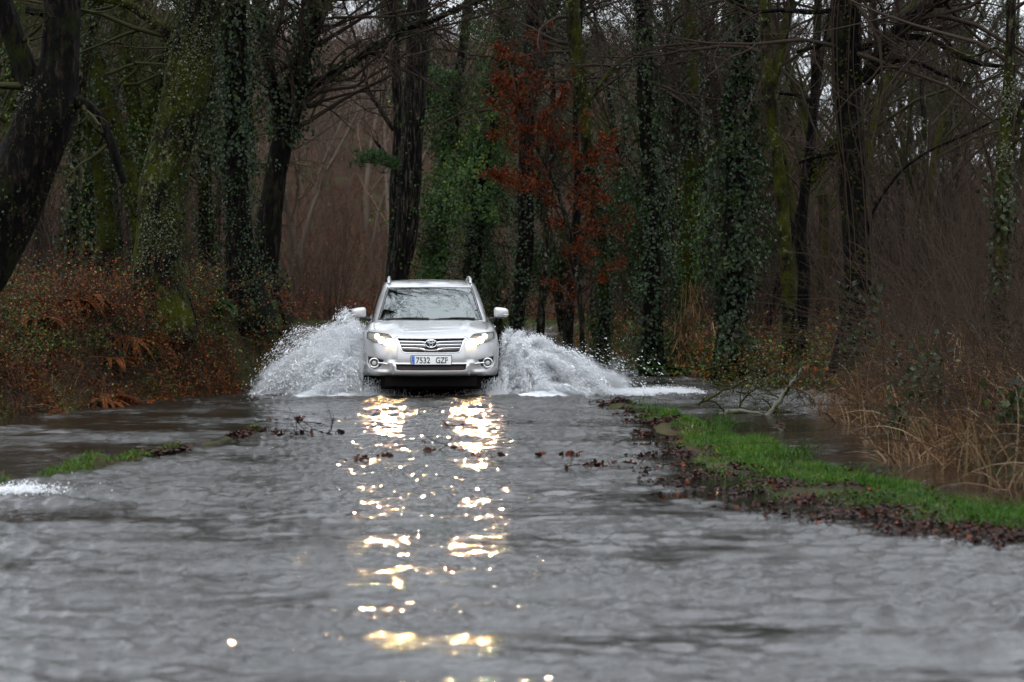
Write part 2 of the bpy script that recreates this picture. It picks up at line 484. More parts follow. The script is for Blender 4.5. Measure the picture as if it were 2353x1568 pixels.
# soil material: leaf litter and mud
m, nt, b = new_mat('forest_floor')
L = nt.links.new
tc = N_(nt, 'ShaderNodeTexCoord')
n1 = N_(nt, 'ShaderNodeTexNoise'); n1.inputs['Scale'].default_value = 14; n1.inputs['Detail'].default_value = 9; n1.inputs['Roughness'].default_value = .7
n2 = N_(nt, 'ShaderNodeTexNoise'); n2.inputs['Scale'].default_value = .6; n2.inputs['Detail'].default_value = 4
L(tc.outputs['Object'], n1.inputs['Vector']); L(tc.outputs['Object'], n2.inputs['Vector'])
r1 = ramp(nt, [(.35, (.006, .004, .003)), (.5, (.022, .012, .007)), (.62, (.05, .024, .013)), (.75, (.028, .022, .013))])
r2 = ramp(nt, [(.45, (0, 0, 0)), (.62, (.7, .7, .7))])
L(n1.outputs['Fac'], r1.inputs[0]); L(n2.outputs['Fac'], r2.inputs[0])
mx = N_(nt, 'ShaderNodeMix', data_type='RGBA'); mx.inputs['B'].default_value = (.035, .05, .015, 1)
L(r2.outputs[0], mx.inputs['Factor']); L(r1.outputs[0], mx.inputs['A']); L(mx.outputs['Result'], b.inputs['Base Color'])
b.inputs['Roughness'].default_value = .8; b.inputs['Specular IOR Level'].default_value = .08
bp = N_(nt, 'ShaderNodeBump'); bp.inputs['Strength'].default_value = 1; bp.inputs['Distance'].default_value = .05
L(n1.outputs['Fac'], bp.inputs['Height']); L(bp.outputs[0], b.inputs['Normal'])
M['floor'] = m

xs = dens([np.linspace(-220, -14, 30), np.linspace(-14, 9, 190), np.linspace(9, 200, 30)])
ys = dens([np.linspace(-60, 4, 14), np.linspace(4, 45, 300), np.linspace(45, 90, 90), np.linspace(90, 420, 60)])
v, f = grid_mesh(xs, ys, ground_h)
tag(MB().add(v, f).build('ground', M['floor']), kind='structure')

# ---------------------------------------------------------------- flood water
CARX, CARY = -1.05, 30.0
def wave_h(X, Y, dx, dy):
    g = np.random.default_rng(3)
    va = np.interp(Y, VY, VA); vl = np.interp(Y, UY, UX)
    road = smooth(X, vl - 0.2, vl + 0.5) * (1 - smooth(X, va - 0.35, va + 0.3))
    road = np.where(Y > 29, 1.0, road)
    left = 1 - smooth(X, vl - 0.3, vl + 0.2)
    cur = 0.10 + 0.90 * road + 0.55 * left * np.clip(0.5 + 0.9 * noise3(X, Y, 0, 31, .1, .5), 0, 1)
    cur = np.maximum(cur, .6 * smooth(Y, 24.5, 27.5))
    pat = np.clip(1.0 + 0.95 * noise3(X * .8, Y, 0, 21, .45, 2.6, 22) + .7 * noise3(X * .4, Y, 0, 22, .12, .5), .16, 2.5)     # rough and smooth patches of the current
    con = .7 + .3 * smooth(X, -.3, 1.6)
    pat = 1.05 + (pat - 1.0) * con
    swell = noise3(X * .35, Y, 0, 33, .25, .9)
    H = (0.020 * noise3(X * .30, Y, 0, 33, .35, 1.1) + 0.012 * noise3(X * .25, Y * .8, 0, 34, .8, 2.0)) * (0.3 + 0.7 * road)
    for i in range(64):
        lam = math.exp(g.uniform(math.log(.05), math.log(1.1)))
        a = g.normal(0, .62 if lam > .1 else 1.0)
        kx, ky = math.sin(a) * 6.283 / lam, math.cos(a) * 6.283 / lam
        slope = 0.056 if lam < .11 else (0.047 if lam < .28 else 0.020)
        A = slope * lam / 6.283
        ok = np.clip((lam / np.maximum(dy * abs(math.cos(a)) + dx * abs(math.sin(a)), .001) - 2.5) / 2.0, 0, 1)
        ph = g.uniform(0, 6.28)
        wob = 1.6 * noise3(X, Y, 0, 40 + i % 5, .15, 1.1)
        s = np.sin(kx * X + ky * Y + ph + wob)
        H = H + A * ok * cur * pat * (s + 0.3 * s * s - .15)
    # pushed up water round the car, with a low bow wave in front of it
    r = np.hypot((X - CARX) / 1.5, (Y - CARY - 1.6) / 2.4)
    wake = np.exp(-((r - 1.0) / .35) ** 2)
    H = H + wake * (0.03 + 0.03 * noise3(X, Y, 0, 51, 1.0, 6.0))
    return H, np.clip(cur * pat, 0, 2.5)

gy = [6.0]
while gy[-1] < 45: gy.append(gy[-1] + 0.011 + 0.000032 * gy[-1] ** 2)
ys = dens([np.linspace(-60, 5.9, 40), np.array(gy), np.arange(45.3, 77, .075), np.linspace(77.5, 90, 20)])
xs = dens([np.linspace(-150, -7.8, 40), np.arange(-7.6, -4.2, .035), np.arange(-4.2, 4.2, .0165), np.arange(4.2, 5.5, .035), np.linspace(5.6, 150, 50)])
X, Y = np.meshgrid(xs, ys)
DX, DY = np.meshgrid(np.gradient(xs), np.gradient(ys))
Z, RUF = wave_h(X, Y, DX, DY)
V = np.stack([X, Y, Z], -1).reshape(-1, 3)
idx = np.arange(X.size).reshape(X.shape)
F = np.stack([idx[:-1, :-1], idx[:-1, 1:], idx[1:, 1:], idx[1:, :-1]], -1).reshape(-1, 4)
# 'var' carries white water: round the car and where the current breaks on the verges
side = np.abs(X - CARX)
foam = np.exp(-((side - 1.35) / .55) ** 2) * smooth(Y, 29.7, 30.5) * (1 - smooth(Y, 34.5, 42))
foam = np.maximum(foam, .33 * np.exp(-((X - 2.0) / .9) ** 2) * np.exp(-((Y - 31.9) / 1.5) ** 2))
foam = np.maximum(foam, .5 * smooth(side, .9, 1.3) * (1 - smooth(side, 2.3, 3.2)) * smooth(Y, 30.2, 31.5) * (1 - smooth(Y, 40, 60)))
p = on_water(50, 1130)
foam = np.maximum(foam, 0.42 * np.exp(-((X - p[0]) / .22) ** 2 - ((Y - p[1]) / .25) ** 2))
p = on_water(1660, 995)
foam = np.maximum(foam, .55 * np.exp(-((X - p[0]) / .1) ** 2 - ((Y - p[1]) / .5) ** 2))

m, nt, b = new_mat('flood_water')
L = nt.links.new
tc = N_(nt, 'ShaderNodeTexCoord')
mp = N_(nt, 'ShaderNodeMapping'); mp.inputs['Scale'].default_value = (.8, 1.7, 1.0)
L(tc.outputs['Object'], mp.inputs['Vector'])
na = N_(nt, 'ShaderNodeTexNoise'); na.inputs['Scale'].default_value = 40; na.inputs['Detail'].default_value = 3; na.inputs['Roughness'].default_value = .55; na.inputs['Distortion'].default_value = .6
nb = N_(nt, 'ShaderNodeTexNoise'); nb.inputs['Scale'].default_value = 13; nb.inputs['Detail'].default_value = 3
L(mp.outputs[0], na.inputs['Vector']); L(mp.outputs[0], nb.inputs['Vector'])
nc = N_(nt, 'ShaderNodeTexNoise'); nc.inputs['Scale'].default_value = .45; nc.inputs['Detail'].default_value = 3    # rougher and calmer patches
mp2 = N_(nt, 'ShaderNodeMapping'); mp2.inputs['Scale'].default_value = (.8, 2.6, 1.0)
L(tc.outputs['Object'], mp2.inputs['Vector']); L(mp2.outputs[0], nc.inputs['Vector'])
st = N_(nt, 'ShaderNodeMapRange'); st.inputs['From Min'].default_value = .35; st.inputs['From Max'].default_value = .65
st.inputs['To Min'].default_value = .35; st.inputs['To Max'].default_value = 1.0
L(nc.outputs['Fac'], st.inputs['Value'])
ra = N_(nt, 'ShaderNodeAttribute', attribute_name='ripple')
b1 = N_(nt, 'ShaderNodeBump'); b1.inputs['Distance'].default_value = .009
mu = N_(nt, 'ShaderNodeMath', operation='MULTIPLY', use_clamp=True); L(st.outputs[0], mu.inputs[0]); L(ra.outputs['Fac'], mu.inputs[1]); L(mu.outputs[0], b1.inputs['Strength'])
b2 = N_(nt, 'ShaderNodeBump'); b2.inputs['Strength'].default_value = .6; b2.inputs['Distance'].default_value = .014
mu2 = N_(nt, 'ShaderNodeMath', operation='MULTIPLY', use_clamp=True); mu2.inputs[1].default_value = .6; L(ra.outputs['Fac'], mu2.inputs[0]); L(mu2.outputs[0], b2.inputs['Strength'])
L(na.outputs['Fac'], b1.inputs['Height']); L(nb.outputs['Fac'], b2.inputs['Height'])
L(b2.outputs[0], b1.inputs['Normal']); L(b1.outputs[0], b.inputs['Normal'])
at_ = N_(nt, 'ShaderNodeAttribute', attribute_name='var')
nf = N_(nt, 'ShaderNodeTexNoise'); nf.inputs['Scale'].default_value = 9; nf.inputs['Detail'].default_value = 9; nf.inputs['Roughness'].default_value = .75
L(mp.outputs[0], nf.inputs['Vector'])
ad = N_(nt, 'ShaderNodeMath', operation='MULTIPLY_ADD'); ad.inputs[1].default_value = .75; L(at_.outputs['Fac'], ad.inputs[0]); L(nf.outputs['Fac'], ad.inputs[2])
fr = ramp(nt, [(.78, (0, 0, 0)), (1.0, (1, 1, 1))]); L(ad.outputs[0], fr.inputs[0])
mx = N_(nt, 'ShaderNodeMix', data_type='RGBA'); mx.inputs['A'].default_value = (.014, .012, .009, 1); mx.inputs['B'].default_value = (.68, .70, .72, 1)
L(fr.outputs[0], mx.inputs['Factor']); L(mx.outputs['Result'], b.inputs['Base Color'])
rg = N_(nt, 'ShaderNodeMapRange'); rg.inputs['To Min'].default_value = .025; rg.inputs['To Max'].default_value = .6
L(fr.outputs[0], rg.inputs['Value']); L(rg.outputs[0], b.inputs['Roughness'])
b.inputs['IOR'].default_value = 1.42
M['water'] = m
wo = MB().add(V, F, 0, foam.ravel()).build('flood_water', M['water']); tag(wo, kind='structure')
_a = wo.data.attributes.new('ripple', 'FLOAT', 'POINT'); _a.data.foreach_set('value', RUF.ravel().astype(np.float32))
# ---------------------------------------------------------------- trees
def trunk_mesh(P, Rr, n, seed, lump=0.12, flare=0.45, base_h=None):
    """one trunk or limb with lumps, ridges and a root flare"""
    k = len(P)
    T = unit(np.gradient(P, axis=0))
    ref = np.tile(np.array([1.0, 0.1, 0.05]), (k, 1))
    A = unit(np.cross(T, ref)); B = np.cross(T, A)
    th = np.arange(n) * 2 * np.pi / n
    c, s = np.cos(th)[None], np.sin(th)[None]
    z = P[:, 2:3]; r = Rr[:, None]
    m = 1 + lump * noise3(c * .6 + P[:, 0:1], s * .6 + P[:, 1:2], z * .55, seed, .4, 1.8) + lump * .6 * noise3(c * 1.6, s * 1.6, z * 1.6, seed + 1, .5, 2.6)
    if base_h is not None and flare:
        d = np.clip(z - base_h, 0, None)
        m = m * (1 + flare * np.exp(-d / (2.2 * Rr[0] + .1)) * (1 + .35 * np.sin(th[None] * 5 + seed)))
    V = P[:, None] + (r * m)[..., None] * (c[..., None] * A[:, None] + s[..., None] * B[:, None])
    idx = np.arange(k * n).reshape(k, n); nx = np.roll(idx, -1, 1)
    F = np.stack([idx[:-1], nx[:-1], nx[1:], idx[1:]], -1).reshape(-1, 4)
    return V.reshape(-1, 3), F

def px_path(pts, Y, dy=0.0):
    """[(px, py, width px), ...] -> world path and radii; dy leans the far end away from the camera"""
    out = []
    m = len(pts)
    for i, (x, y, w) in enumerate(pts):
        Yi = Y + dy * i / max(1, m - 1)
        out.append([*at(x, y, Yi), .88 * w * Yi / FPX / 2])
    return np.array(out)

def ivy_leaves(P, Rr, g, z0, z1, dens_, spread, size=(.04, .07), lumps=0.9, seed=0, vmin=0., vmax=1.):
    k = len(P)
    seg = np.linalg.norm(np.diff(P, axis=0), axis=1)
    zc = (P[:-1, 2] + P[1:, 2]) / 2
    ok = (zc >= z0) & (zc <= z1)
    if not ok.any(): return None
    area = seg * 2 * np.pi * (Rr[:-1] + spread * .5) * ok
    N = int(area.sum() * dens_ * 3.2)
    if N < 4: return None
    i = g.choice(k - 1, N, p=area / area.sum()); t = g.random(N)[:, None]
    c = P[i] * (1 - t) + P[i + 1] * t
    th = g.uniform(0, 6.283, N)
    T = unit(P[i + 1] - P[i]); A = unit(np.cross(T, np.array([1., .1, .05]))); B = np.cross(T, A)
    rad = np.cos(th)[:, None] * A + np.sin(th)[:, None] * B
    lump = np.clip(noise3(np.cos(th) + c[:, 0] * .3, np.sin(th), c[:, 2] * .9, 100 + seed, .3, 1.4) * lumps + .5, 0.02, 1.6)
    lump2 = noise3(np.cos(th) * 2, np.sin(th) * 2, c[:, 2] * 2.2, 130 + seed, .4, 2)
    out = Rr[i] * 1.02 + spread * lump * g.beta(1.5, 1.1, N) + .01
    keep = g.random(N) < np.clip(.62 + .8 * lump2, .06, 1)
    c = c + rad * out[:, None] + g.normal(0, .02, (N, 3))
    c, rad, th = c[keep], rad[keep], th[keep]
    N = len(c)
    Nn = unit(rad + g.normal(0, .45, (N, 3)) + np.array([0, 0, .35]))
    Ax = unit(np.cross(Nn, g.normal(size=(N, 3))) + np.array([0, 0, -.9]))
    Ls = g.uniform(size[0], size[1], N)
    V, F = leaves(c, Ax, Nn, Ls, Ls * .85, g, .18)
    var = np.clip(g.beta(2, 3, N) * .9 + .12 * lump2[keep], 0, 1) * (vmax - vmin) + vmin
    return V, F, np.repeat(var, 4)

def add_crown(mb, P, Rr, L, g, nb, twigs=(6, 6, 4), ln=(.55, .5, .5), wig=.16, up=.02, rmin=.0022, mat=0):
    """branches, twigs and fine twigs grown on limbs"""
    A, RA, LA = kids(P, Rr, nb, .2, 1, (.5, 1.2), g, ln[0], L, .55, 7, wig, up, .3, .008)
    mb.add(*tubes(A, RA, 4), mat)
    B, RB, LB = kids(A, RA, twigs[0], .15, 1, (.4, 1.1), g, ln[1], LA, .5, 5, wig * 1.2, up, .35, .004)
    mb.add(*tubes(B, RB, 3), mat)
    C_, RC, LC = kids(B, RB, twigs[1], .15, 1, (.4, 1.1), g, ln[2], LB, .55, 4, wig * 1.3, up, .4, rmin)
    mb.add(*tubes(C_, RC, 3), mat)
    if twigs[2]:
        D_, RD, LD = kids(C_, RC, twigs[2], .2, 1, (.4, 1.0), g, .5, LC, .7, 3, wig * 1.2, up, .6, rmin * .8)
        mb.add(*tubes(D_, RD, 3), mat)

def make_tree(name, label, paths, Y, bk, seed, top=10.5, crown=8, crown_z=5.0, limb_len=3.0, limbs=(), ivy=None, sides=20, dy=0.0,
              twig='twig', lump=.12, cat='tree', group=None, extra=None, limb_dir=None, step=.11, flare=.45, twigs=(6, 6, 4), limb_twigs=5, droop=0.0):
    """paths: list of pixel paths, the first runs from the foot up; each one is extended beyond the frame by a tapering crown"""
    g = np.random.default_rng(seed)
    W = [px_path(p, Y, dy) for p in paths]
    foot = W[0][0].copy()
    gh = float(ground_h(foot[0], foot[1]))
    gh = max(gh, -.12)
    if foot[2] > gh - .1:
        d = W[0][0] - W[0][1]; d = d / max(abs(d[2]), .2) * (foot[2] - gh + .25)
        d[3] = 0; d[:2] *= .4
        new = W[0][0] + d; new[2] = gh - .25; new[3] = W[0][0][3] * 1.05
        W[0] = np.vstack([new, W[0]])
    base = np.array([W[0][0][0], W[0][0][1], gh])
    root = empty(name, base, label, cat, group)
    tb = MB(); ends = []; allp = []
    for j, w in enumerate(W):
        q = resample(w, step if j == 0 else step * .8)
        P, Rr = q[:, :3], np.maximum(q[:, 3], .006)
        if j == 0 or P[-1, 2] > 5.0:
            # continue upwards out of the picture
            d = unit(P[-1] - P[-6 if len(P) > 6 else 0]); d = unit(d + np.array([0, 0, .35]))
            zt = top * g.uniform(.85, 1.1); n = max(2, int((zt - P[-1, 2]) / .3))
            if zt > P[-1, 2] + .6:
                ex = []; p = P[-1].copy(); rr = Rr[-1]
                for i in range(n):
                    d = unit(d + g.normal(0, .06, 3) + np.array([0, 0, .04])); p = p + d * .3; ex.append(p.copy())
                P = np.vstack([P, ex]); Rr = np.concatenate([Rr, rr * np.linspace(.98, .25, n)])
            if j == 0 or Rr[0] > .05: ends.append((P, Rr))
        v, f = trunk_mesh(P, Rr, sides if j == 0 else max(8, sides // 2), seed + j * 7, lump, flare if j == 0 else 0, gh if j == 0 else None)
        tb.add(v, f); allp.append((P, Rr))
    tb.build('trunk', M[bk], root)
    cb = MB(); used = False
    for P, Rr in ends:
        if crown <= 0: break
        ok = np.where(P[:, 2] > crown_z)[0]
        if len(ok) < 3: continue
        i = g.choice(ok, crown); S = P[i]
        az = g.uniform(0, 6.283, crown)
        if limb_dir is not None: az = limb_dir + g.normal(0, .7, crown)
        D = np.stack([np.cos(az), np.sin(az), g.uniform(-.1 - droop, .9 - droop, crown)], -1)
        Ln = limb_len * g.uniform(.6, 1.2, crown)
        Pl, Rl = grow(S, D, Ln, np.minimum(Rr[i] * .4, .035), 9, .15, .02 - droop * .12, g, .2)
        cb.add(*tubes(Pl, Rl, 5)); used = True
        add_crown(cb, Pl, Rl, Ln, g, 6, twigs)
    # limbs drawn in the picture carry twigs too
    for P, Rr in allp[1:]:
        k = min(9, len(P)); ii = np.linspace(0, len(P) - 1, k).astype(int)
        ln = np.linalg.norm(np.diff(P, axis=0), axis=1).sum()
        A, RA, LA = kids(P[ii][None], Rr[ii][None], max(2, int(limb_twigs * ln / 1.2)), .1, 1, (.5, 1.3), g, 1.0, np.array([min(2.4, .5 * ln + .5)]), .4, 7, .17, .03, .3, .006)
        cb.add(*tubes(A, RA, 4)); used = True
        B, RB, LB = kids(A, RA, 6, .15, 1, (.4, 1.1), g, .5, LA, .5, 5, .2, .02, .35, .003)
        cb.add(*tubes(B, RB, 3))
        C_, RC, LC = kids(B, RB, 5, .15, 1, (.4, 1.1), g, .5, LB, .6, 4, .2, .02, .5, .002)
        cb.add(*tubes(C_, RC, 3))
    # a few thin shoots on the trunk inside the frame
    P, Rr = allp[0]
    k = 14; ii = np.linspace(0, len(P) - 1, k).astype(int)
    A, RA, LA = kids(P[ii][None], Rr[ii][None] * 0 + .012, 12, .15, .9, (.8, 1.5), g, 1.0, np.array([1.0]), .6, 6, .2, .04, .3, .004)
    cb.add(*tubes(A, RA, 3))
    B, RB, LB = kids(A, RA, 5, .15, 1, (.4, 1.1), g, .5, LA, .5, 4, .25, .02, .35, .002)
    cb.add(*tubes(B, RB, 3))
    cb.build('crown', M[twig], root)
    if ivy:
        for ii, (mat, which, z0, z1, dn, sp, size) in enumerate(ivy):
            ib = MB()
            for j in which:
                if j >= len(allp): continue
                r_ = ivy_leaves(*allp[j], g, z0, z1, dn, sp, size, seed=seed + ii * 3 + j)
                if r_: ib.add(*r_[:2], 0, r_[2])
            if ib.n: ib.build('moss' if mat == 'moss_tuft' else 'ivy', M[mat], root)
    if extra: extra(root, allp, g)
    return root

def lichen_tufts(patches):
    def fn(root, allp, g):
        mb = MB()
        for (j, zc, dz, n, az0, asp) in patches:
            P, Rr = allp[j]
            z = g.normal(zc, dz, n); i = np.abs(P[:, 2][None] - z[:, None]).argmin(1)
            z = np.clip(z, P[i, 2] - .12, P[i, 2] + .12)
            th = g.normal(az0, asp, n)
            rad = np.stack([np.cos(th), np.sin(th), th * 0], -1)
            c = P[i] + np.stack([z * 0, z * 0, z - P[i, 2]], -1) + rad * (Rr[i] * 1.1 + g.uniform(0, .05, n))[:, None] + g.normal(0, .015, (n, 3))
            Ls = g.uniform(.012, .034, n)
            v, f = leaves(c, g.normal(size=(n, 3)), unit(rad + g.normal(0, .6, (n, 3))), Ls, Ls * .9, g, .3)
            mb.add(v, f, 0, np.repeat(g.random(n), 4))
        mb.build('lichen', M['lichen_tuft'], root)
    return fn
M['lichen_tuft'] = leafy('lichen_tuft', [(0, (.07, .075, .045)), (.5, (.16, .17, .12)), (1, (.28, .29, .22))], 0.8, 0.2, 0.1)
M['moss_tuft'] = leafy('moss_tuft', [(0, (.03, .04, .006)), (.5, (.055, .062, .010)), (1, (.10, .10, .02))], 0.8, 0.2, 0.2)

BIG, SM = (.04, .075), (.028, .05)
S = -math.pi / 2      # azimuth that faces the camera
# --- left bank, front row
make_tree('oak_tree', 'huge dark leaning oak forking in two at the left edge of the photo', [
    [(-140, 700, 190), (-60, 600, 180), (20, 470, 155), (75, 350, 150), (112, 250, 150), (135, 160, 110), (142, 60, 98), (140, -20, 95)],
    [(105, 270, 90), (70, 190, 62), (45, 120, 58), (20, 50, 62), (-5, -20, 65)],
    [(60, 22, 16), (95, 30, 22), (140, 14, 26), (185, 8, 24)],
    [(150, 235, 50), (195, 240, 28), (228, 270, 24), (255, 330, 22), (285, 420, 18)]], 25.0, 'bark_dark', 11, top=10, crown=7, sides=34,
    lump=.10, ivy=[('moss_tuft', [0], 1.0, 3.6, 110, .03, (.012, .03)), ('ivy', [0], .5, 2.6, 14, .05, SM)], twig='twig_moss', limb_twigs=2,
    extra=lichen_tufts([(0, 1.9, .15, 130, S - .9, .2), (0, 3.5, .1, 100, S - .8, .25)]))
make_tree('oak_tree', 'thick oak with pale lichen patches and thin ivy behind the bracken', [
    [(372, 700, 125), (368, 640, 108), (372, 540, 98), (375, 430, 100), (402, 320, 98), (425, 220, 105), (440, 120, 110), (462, 20, 92), (470, -30, 90)],
    [(418, 165, 40), (395, 95, 32), (365, 60, 26), (330, 32, 26), (280, 5, 24), (200, -8, 20)]], 31.0, 'bark_lichen', 12, sides=34,
    ivy=[('ivy', [0], 1.2, 6.0, 120, .07, SM), ('moss_tuft', [0, 1], 1.0, 6, 170, .035, (.014, .03))], twig='twig_moss',
    extra=lichen_tufts([(0, 2.15, .22, 900, S - .5, .4), (0, 2.1, .25, 500, S + .4, .3), (0, 1.7, .3, 250, S - .8, .4), (0, 4.6, .3, 800, S + .35, .4), (0, 5.5, .3, 200, S - .3, .5), (1, 5.0, .5, 200, S, 1.0)]))
make_tree('ivy_clad_tree', 'straight dark trunk thick with deep green ivy on the left bank', [
    [(560, 705, 88), (552, 640, 78), (545, 500, 62), (540, 350, 62), (545, 200, 60), (540, 60, 55), (542, -30, 50)]], 33.0, 'bark_dark', 13, crown=9,
    ivy=[('ivy', [0], .9, 3.1, 360, .22, SM), ('ivy', [0], 3.1, 9.5, 190, .62, BIG)], crown_z=5)
make_tree('forked_tree', 'dark forked oak leaning right, throwing a long ivy limb over the road', [
    [(618, 745, 95), (616, 700, 62), (612, 620, 58), (618, 520, 66), (632, 420, 56), (648, 330, 56), (662, 240, 44), (690, 150, 40), (722, 60, 40), (738, -30, 38)],
    [(640, 330, 44), (660, 290, 30), (690, 225, 26), (730, 190, 22), (790, 155, 20), (860, 110, 20), (930, 70, 18), (1000, 45, 14), (1070, 12, 12), (1150, -12, 10)],
    [(632, 380, 36), (662, 320, 30), (688, 230, 26), (700, 150, 24), (712, 40, 22), (716, -30, 20)],
    [(640, 300, 30), (628, 200, 30), (608, 90, 26), (590, -30, 24)]], 35.5, 'bark_dark', 14, crown=8, limb_dir=-.2, limb_len=4.2,
    ivy=[('ivy', [0, 2, 3], 3.6, 8.0, 120, .34, BIG), ('ivy', [1], 4.2, 7.0, 110, .12, BIG), ('ivy', [0], .8, 1.8, 140, .16, BIG)])
# --- left bank, second row, mossy
rows = [
 ('mossy trunk hung with ivy and pale lichen leaning left between the two big oaks', [[(330, 660, 40), (318, 500, 44), (296, 400, 42), (262, 290, 42), (235, 200, 40), (212, 100, 40), (200, -20, 38)]], 38, 'bark_moss', 10),
 ('slim mossy tree standing behind the lichen covered oak at its left', [[(345, 640, 30), (330, 420, 34), (318, 300, 36), (300, 180, 36), (283, 90, 34), (272, -20, 32)], [(322, 320, 24), (352, 240, 26), (372, 150, 26), (420, 40, 26), (440, -20, 24)]], 40, 'bark_moss', 9),
 ('stout mossy trunk with bushy ivy foot in the second row on the left', [[(250, 680, 64), (248, 600, 58), (243, 500, 46), (236, 400, 44), (210, 300, 40), (195, 200, 38), (180, 80, 36), (170, -20, 34)]], 41, 'bark_moss', 10),
 ('dark slim trunk wrapped in ivy, second row, left of the stout mossy one', [[(205, 680, 34), (207, 560, 32), (203, 450, 30), (212, 330, 26), (190, 180, 26), (165, 20, 24), (160, -20, 24)]], 44, 'bark_dark', 8),
 ('dark trunk seen between the lichen oak and the ivy column', [[(478, 680, 44), (476, 580, 40), (472, 480, 38), (470, 330, 34), (478, 200, 32), (490, 40, 30), (494, -20, 30)]], 45, 'bark_dark', 8),
 ('pale mossy trunk at far left seen behind the huge forked oak', [[(10, 640, 40), (20, 480, 36), (22, 360, 34), (28, 240, 30), (30, 120, 28), (32, -20, 28)]], 39, 'bark_moss', 8),
 ('lichen spotted trunk with upright thin stems at the far left bank', [[(150, 660, 30), (160, 540, 30), (170, 420, 28), (176, 280, 26), (200, 120, 24), (236, -20, 22)]], 36, 'bark_grey', 8),
]
for i, (lb, pp, Y, bk, cr) in enumerate(rows):
    make_tree('mossy_tree', lb, pp, Y, bk, 30 + i, crown=cr, sides=14, crown_z=3.6, group='mossy trees in the second row on the left',
              ivy=[('ivy_light' if i % 2 else 'ivy', [0, 1], .6, 7, 90, .22, BIG), ('moss_tuft', [0, 1], .8, 6, 110, .06, (.03, .05))], twig='twig_moss', step=.2, twigs=(6, 5, 3))
# --- beyond the car
def needles(root, allp, g):
    mb = MB()
    for (px, py, n) in [(860, 362, 26), (838, 368, 16), (885, 370, 18), (905, 385, 10), (820, 372, 6)]:
        c0 = at(px, py, 49.5)
        S_ = c0 + g.normal(0, 1, (n, 3)) * np.array([.12, .3, .07])
        for s in S_:
            k = 26
            D = unit(g.normal(size=(k, 3)) * .7 + np.array([0, 0, .6]))
            v, f, ix = blades(np.repeat(s[None], k, 0), D, .16, .012, g, .15, 3)
            mb.add(v, f, 0, g.random(k)[ix])
    mb.build('needles', M['needles'], root)
    tw = MB(); q = resample(np.array([at(915, 392, 50), at(880, 378, 49.7), at(825, 372, 49.5)]), .2)
    tw.add(*tubes(q, np.linspace(.03, .008, len(q)), 5)); tw.build('branch', M['twig'], root)
make_tree('pine_tree', 'tall pine with furrowed grey bark right behind the car', [
    [(905, 800, 66), (912, 640, 60), (928, 560, 58), (940, 440, 56), (948, 300, 58), (955, 180, 58), (958, 60, 58), (962, -30, 56)]], 50, 'bark_pine', 50,
    top=13, crown=6, crown_z=6.3, sides=26, lump=.07, extra=needles, step=.2, ivy=[('ivy_light', [0], 1.5, 5.2, 14, .2, BIG)])
make_tree('pine_tree', 'slimmer pine trunk touching the left side of the tall pine', [
    [(900, 800, 36), (902, 640, 34), (908, 520, 34), (912, 400, 32), (916, 300, 28), (912, 200, 26), (906, 90, 24), (902, -30, 22)],
    [(905, 300, 12), (872, 250, 10), (850, 215, 9), (838, 175, 7)], [(908, 400, 12), (890, 360, 10), (862, 325, 8)]], 50.8, 'bark_pine', 51, top=12, crown=4, crown_z=6, sides=14, step=.2)
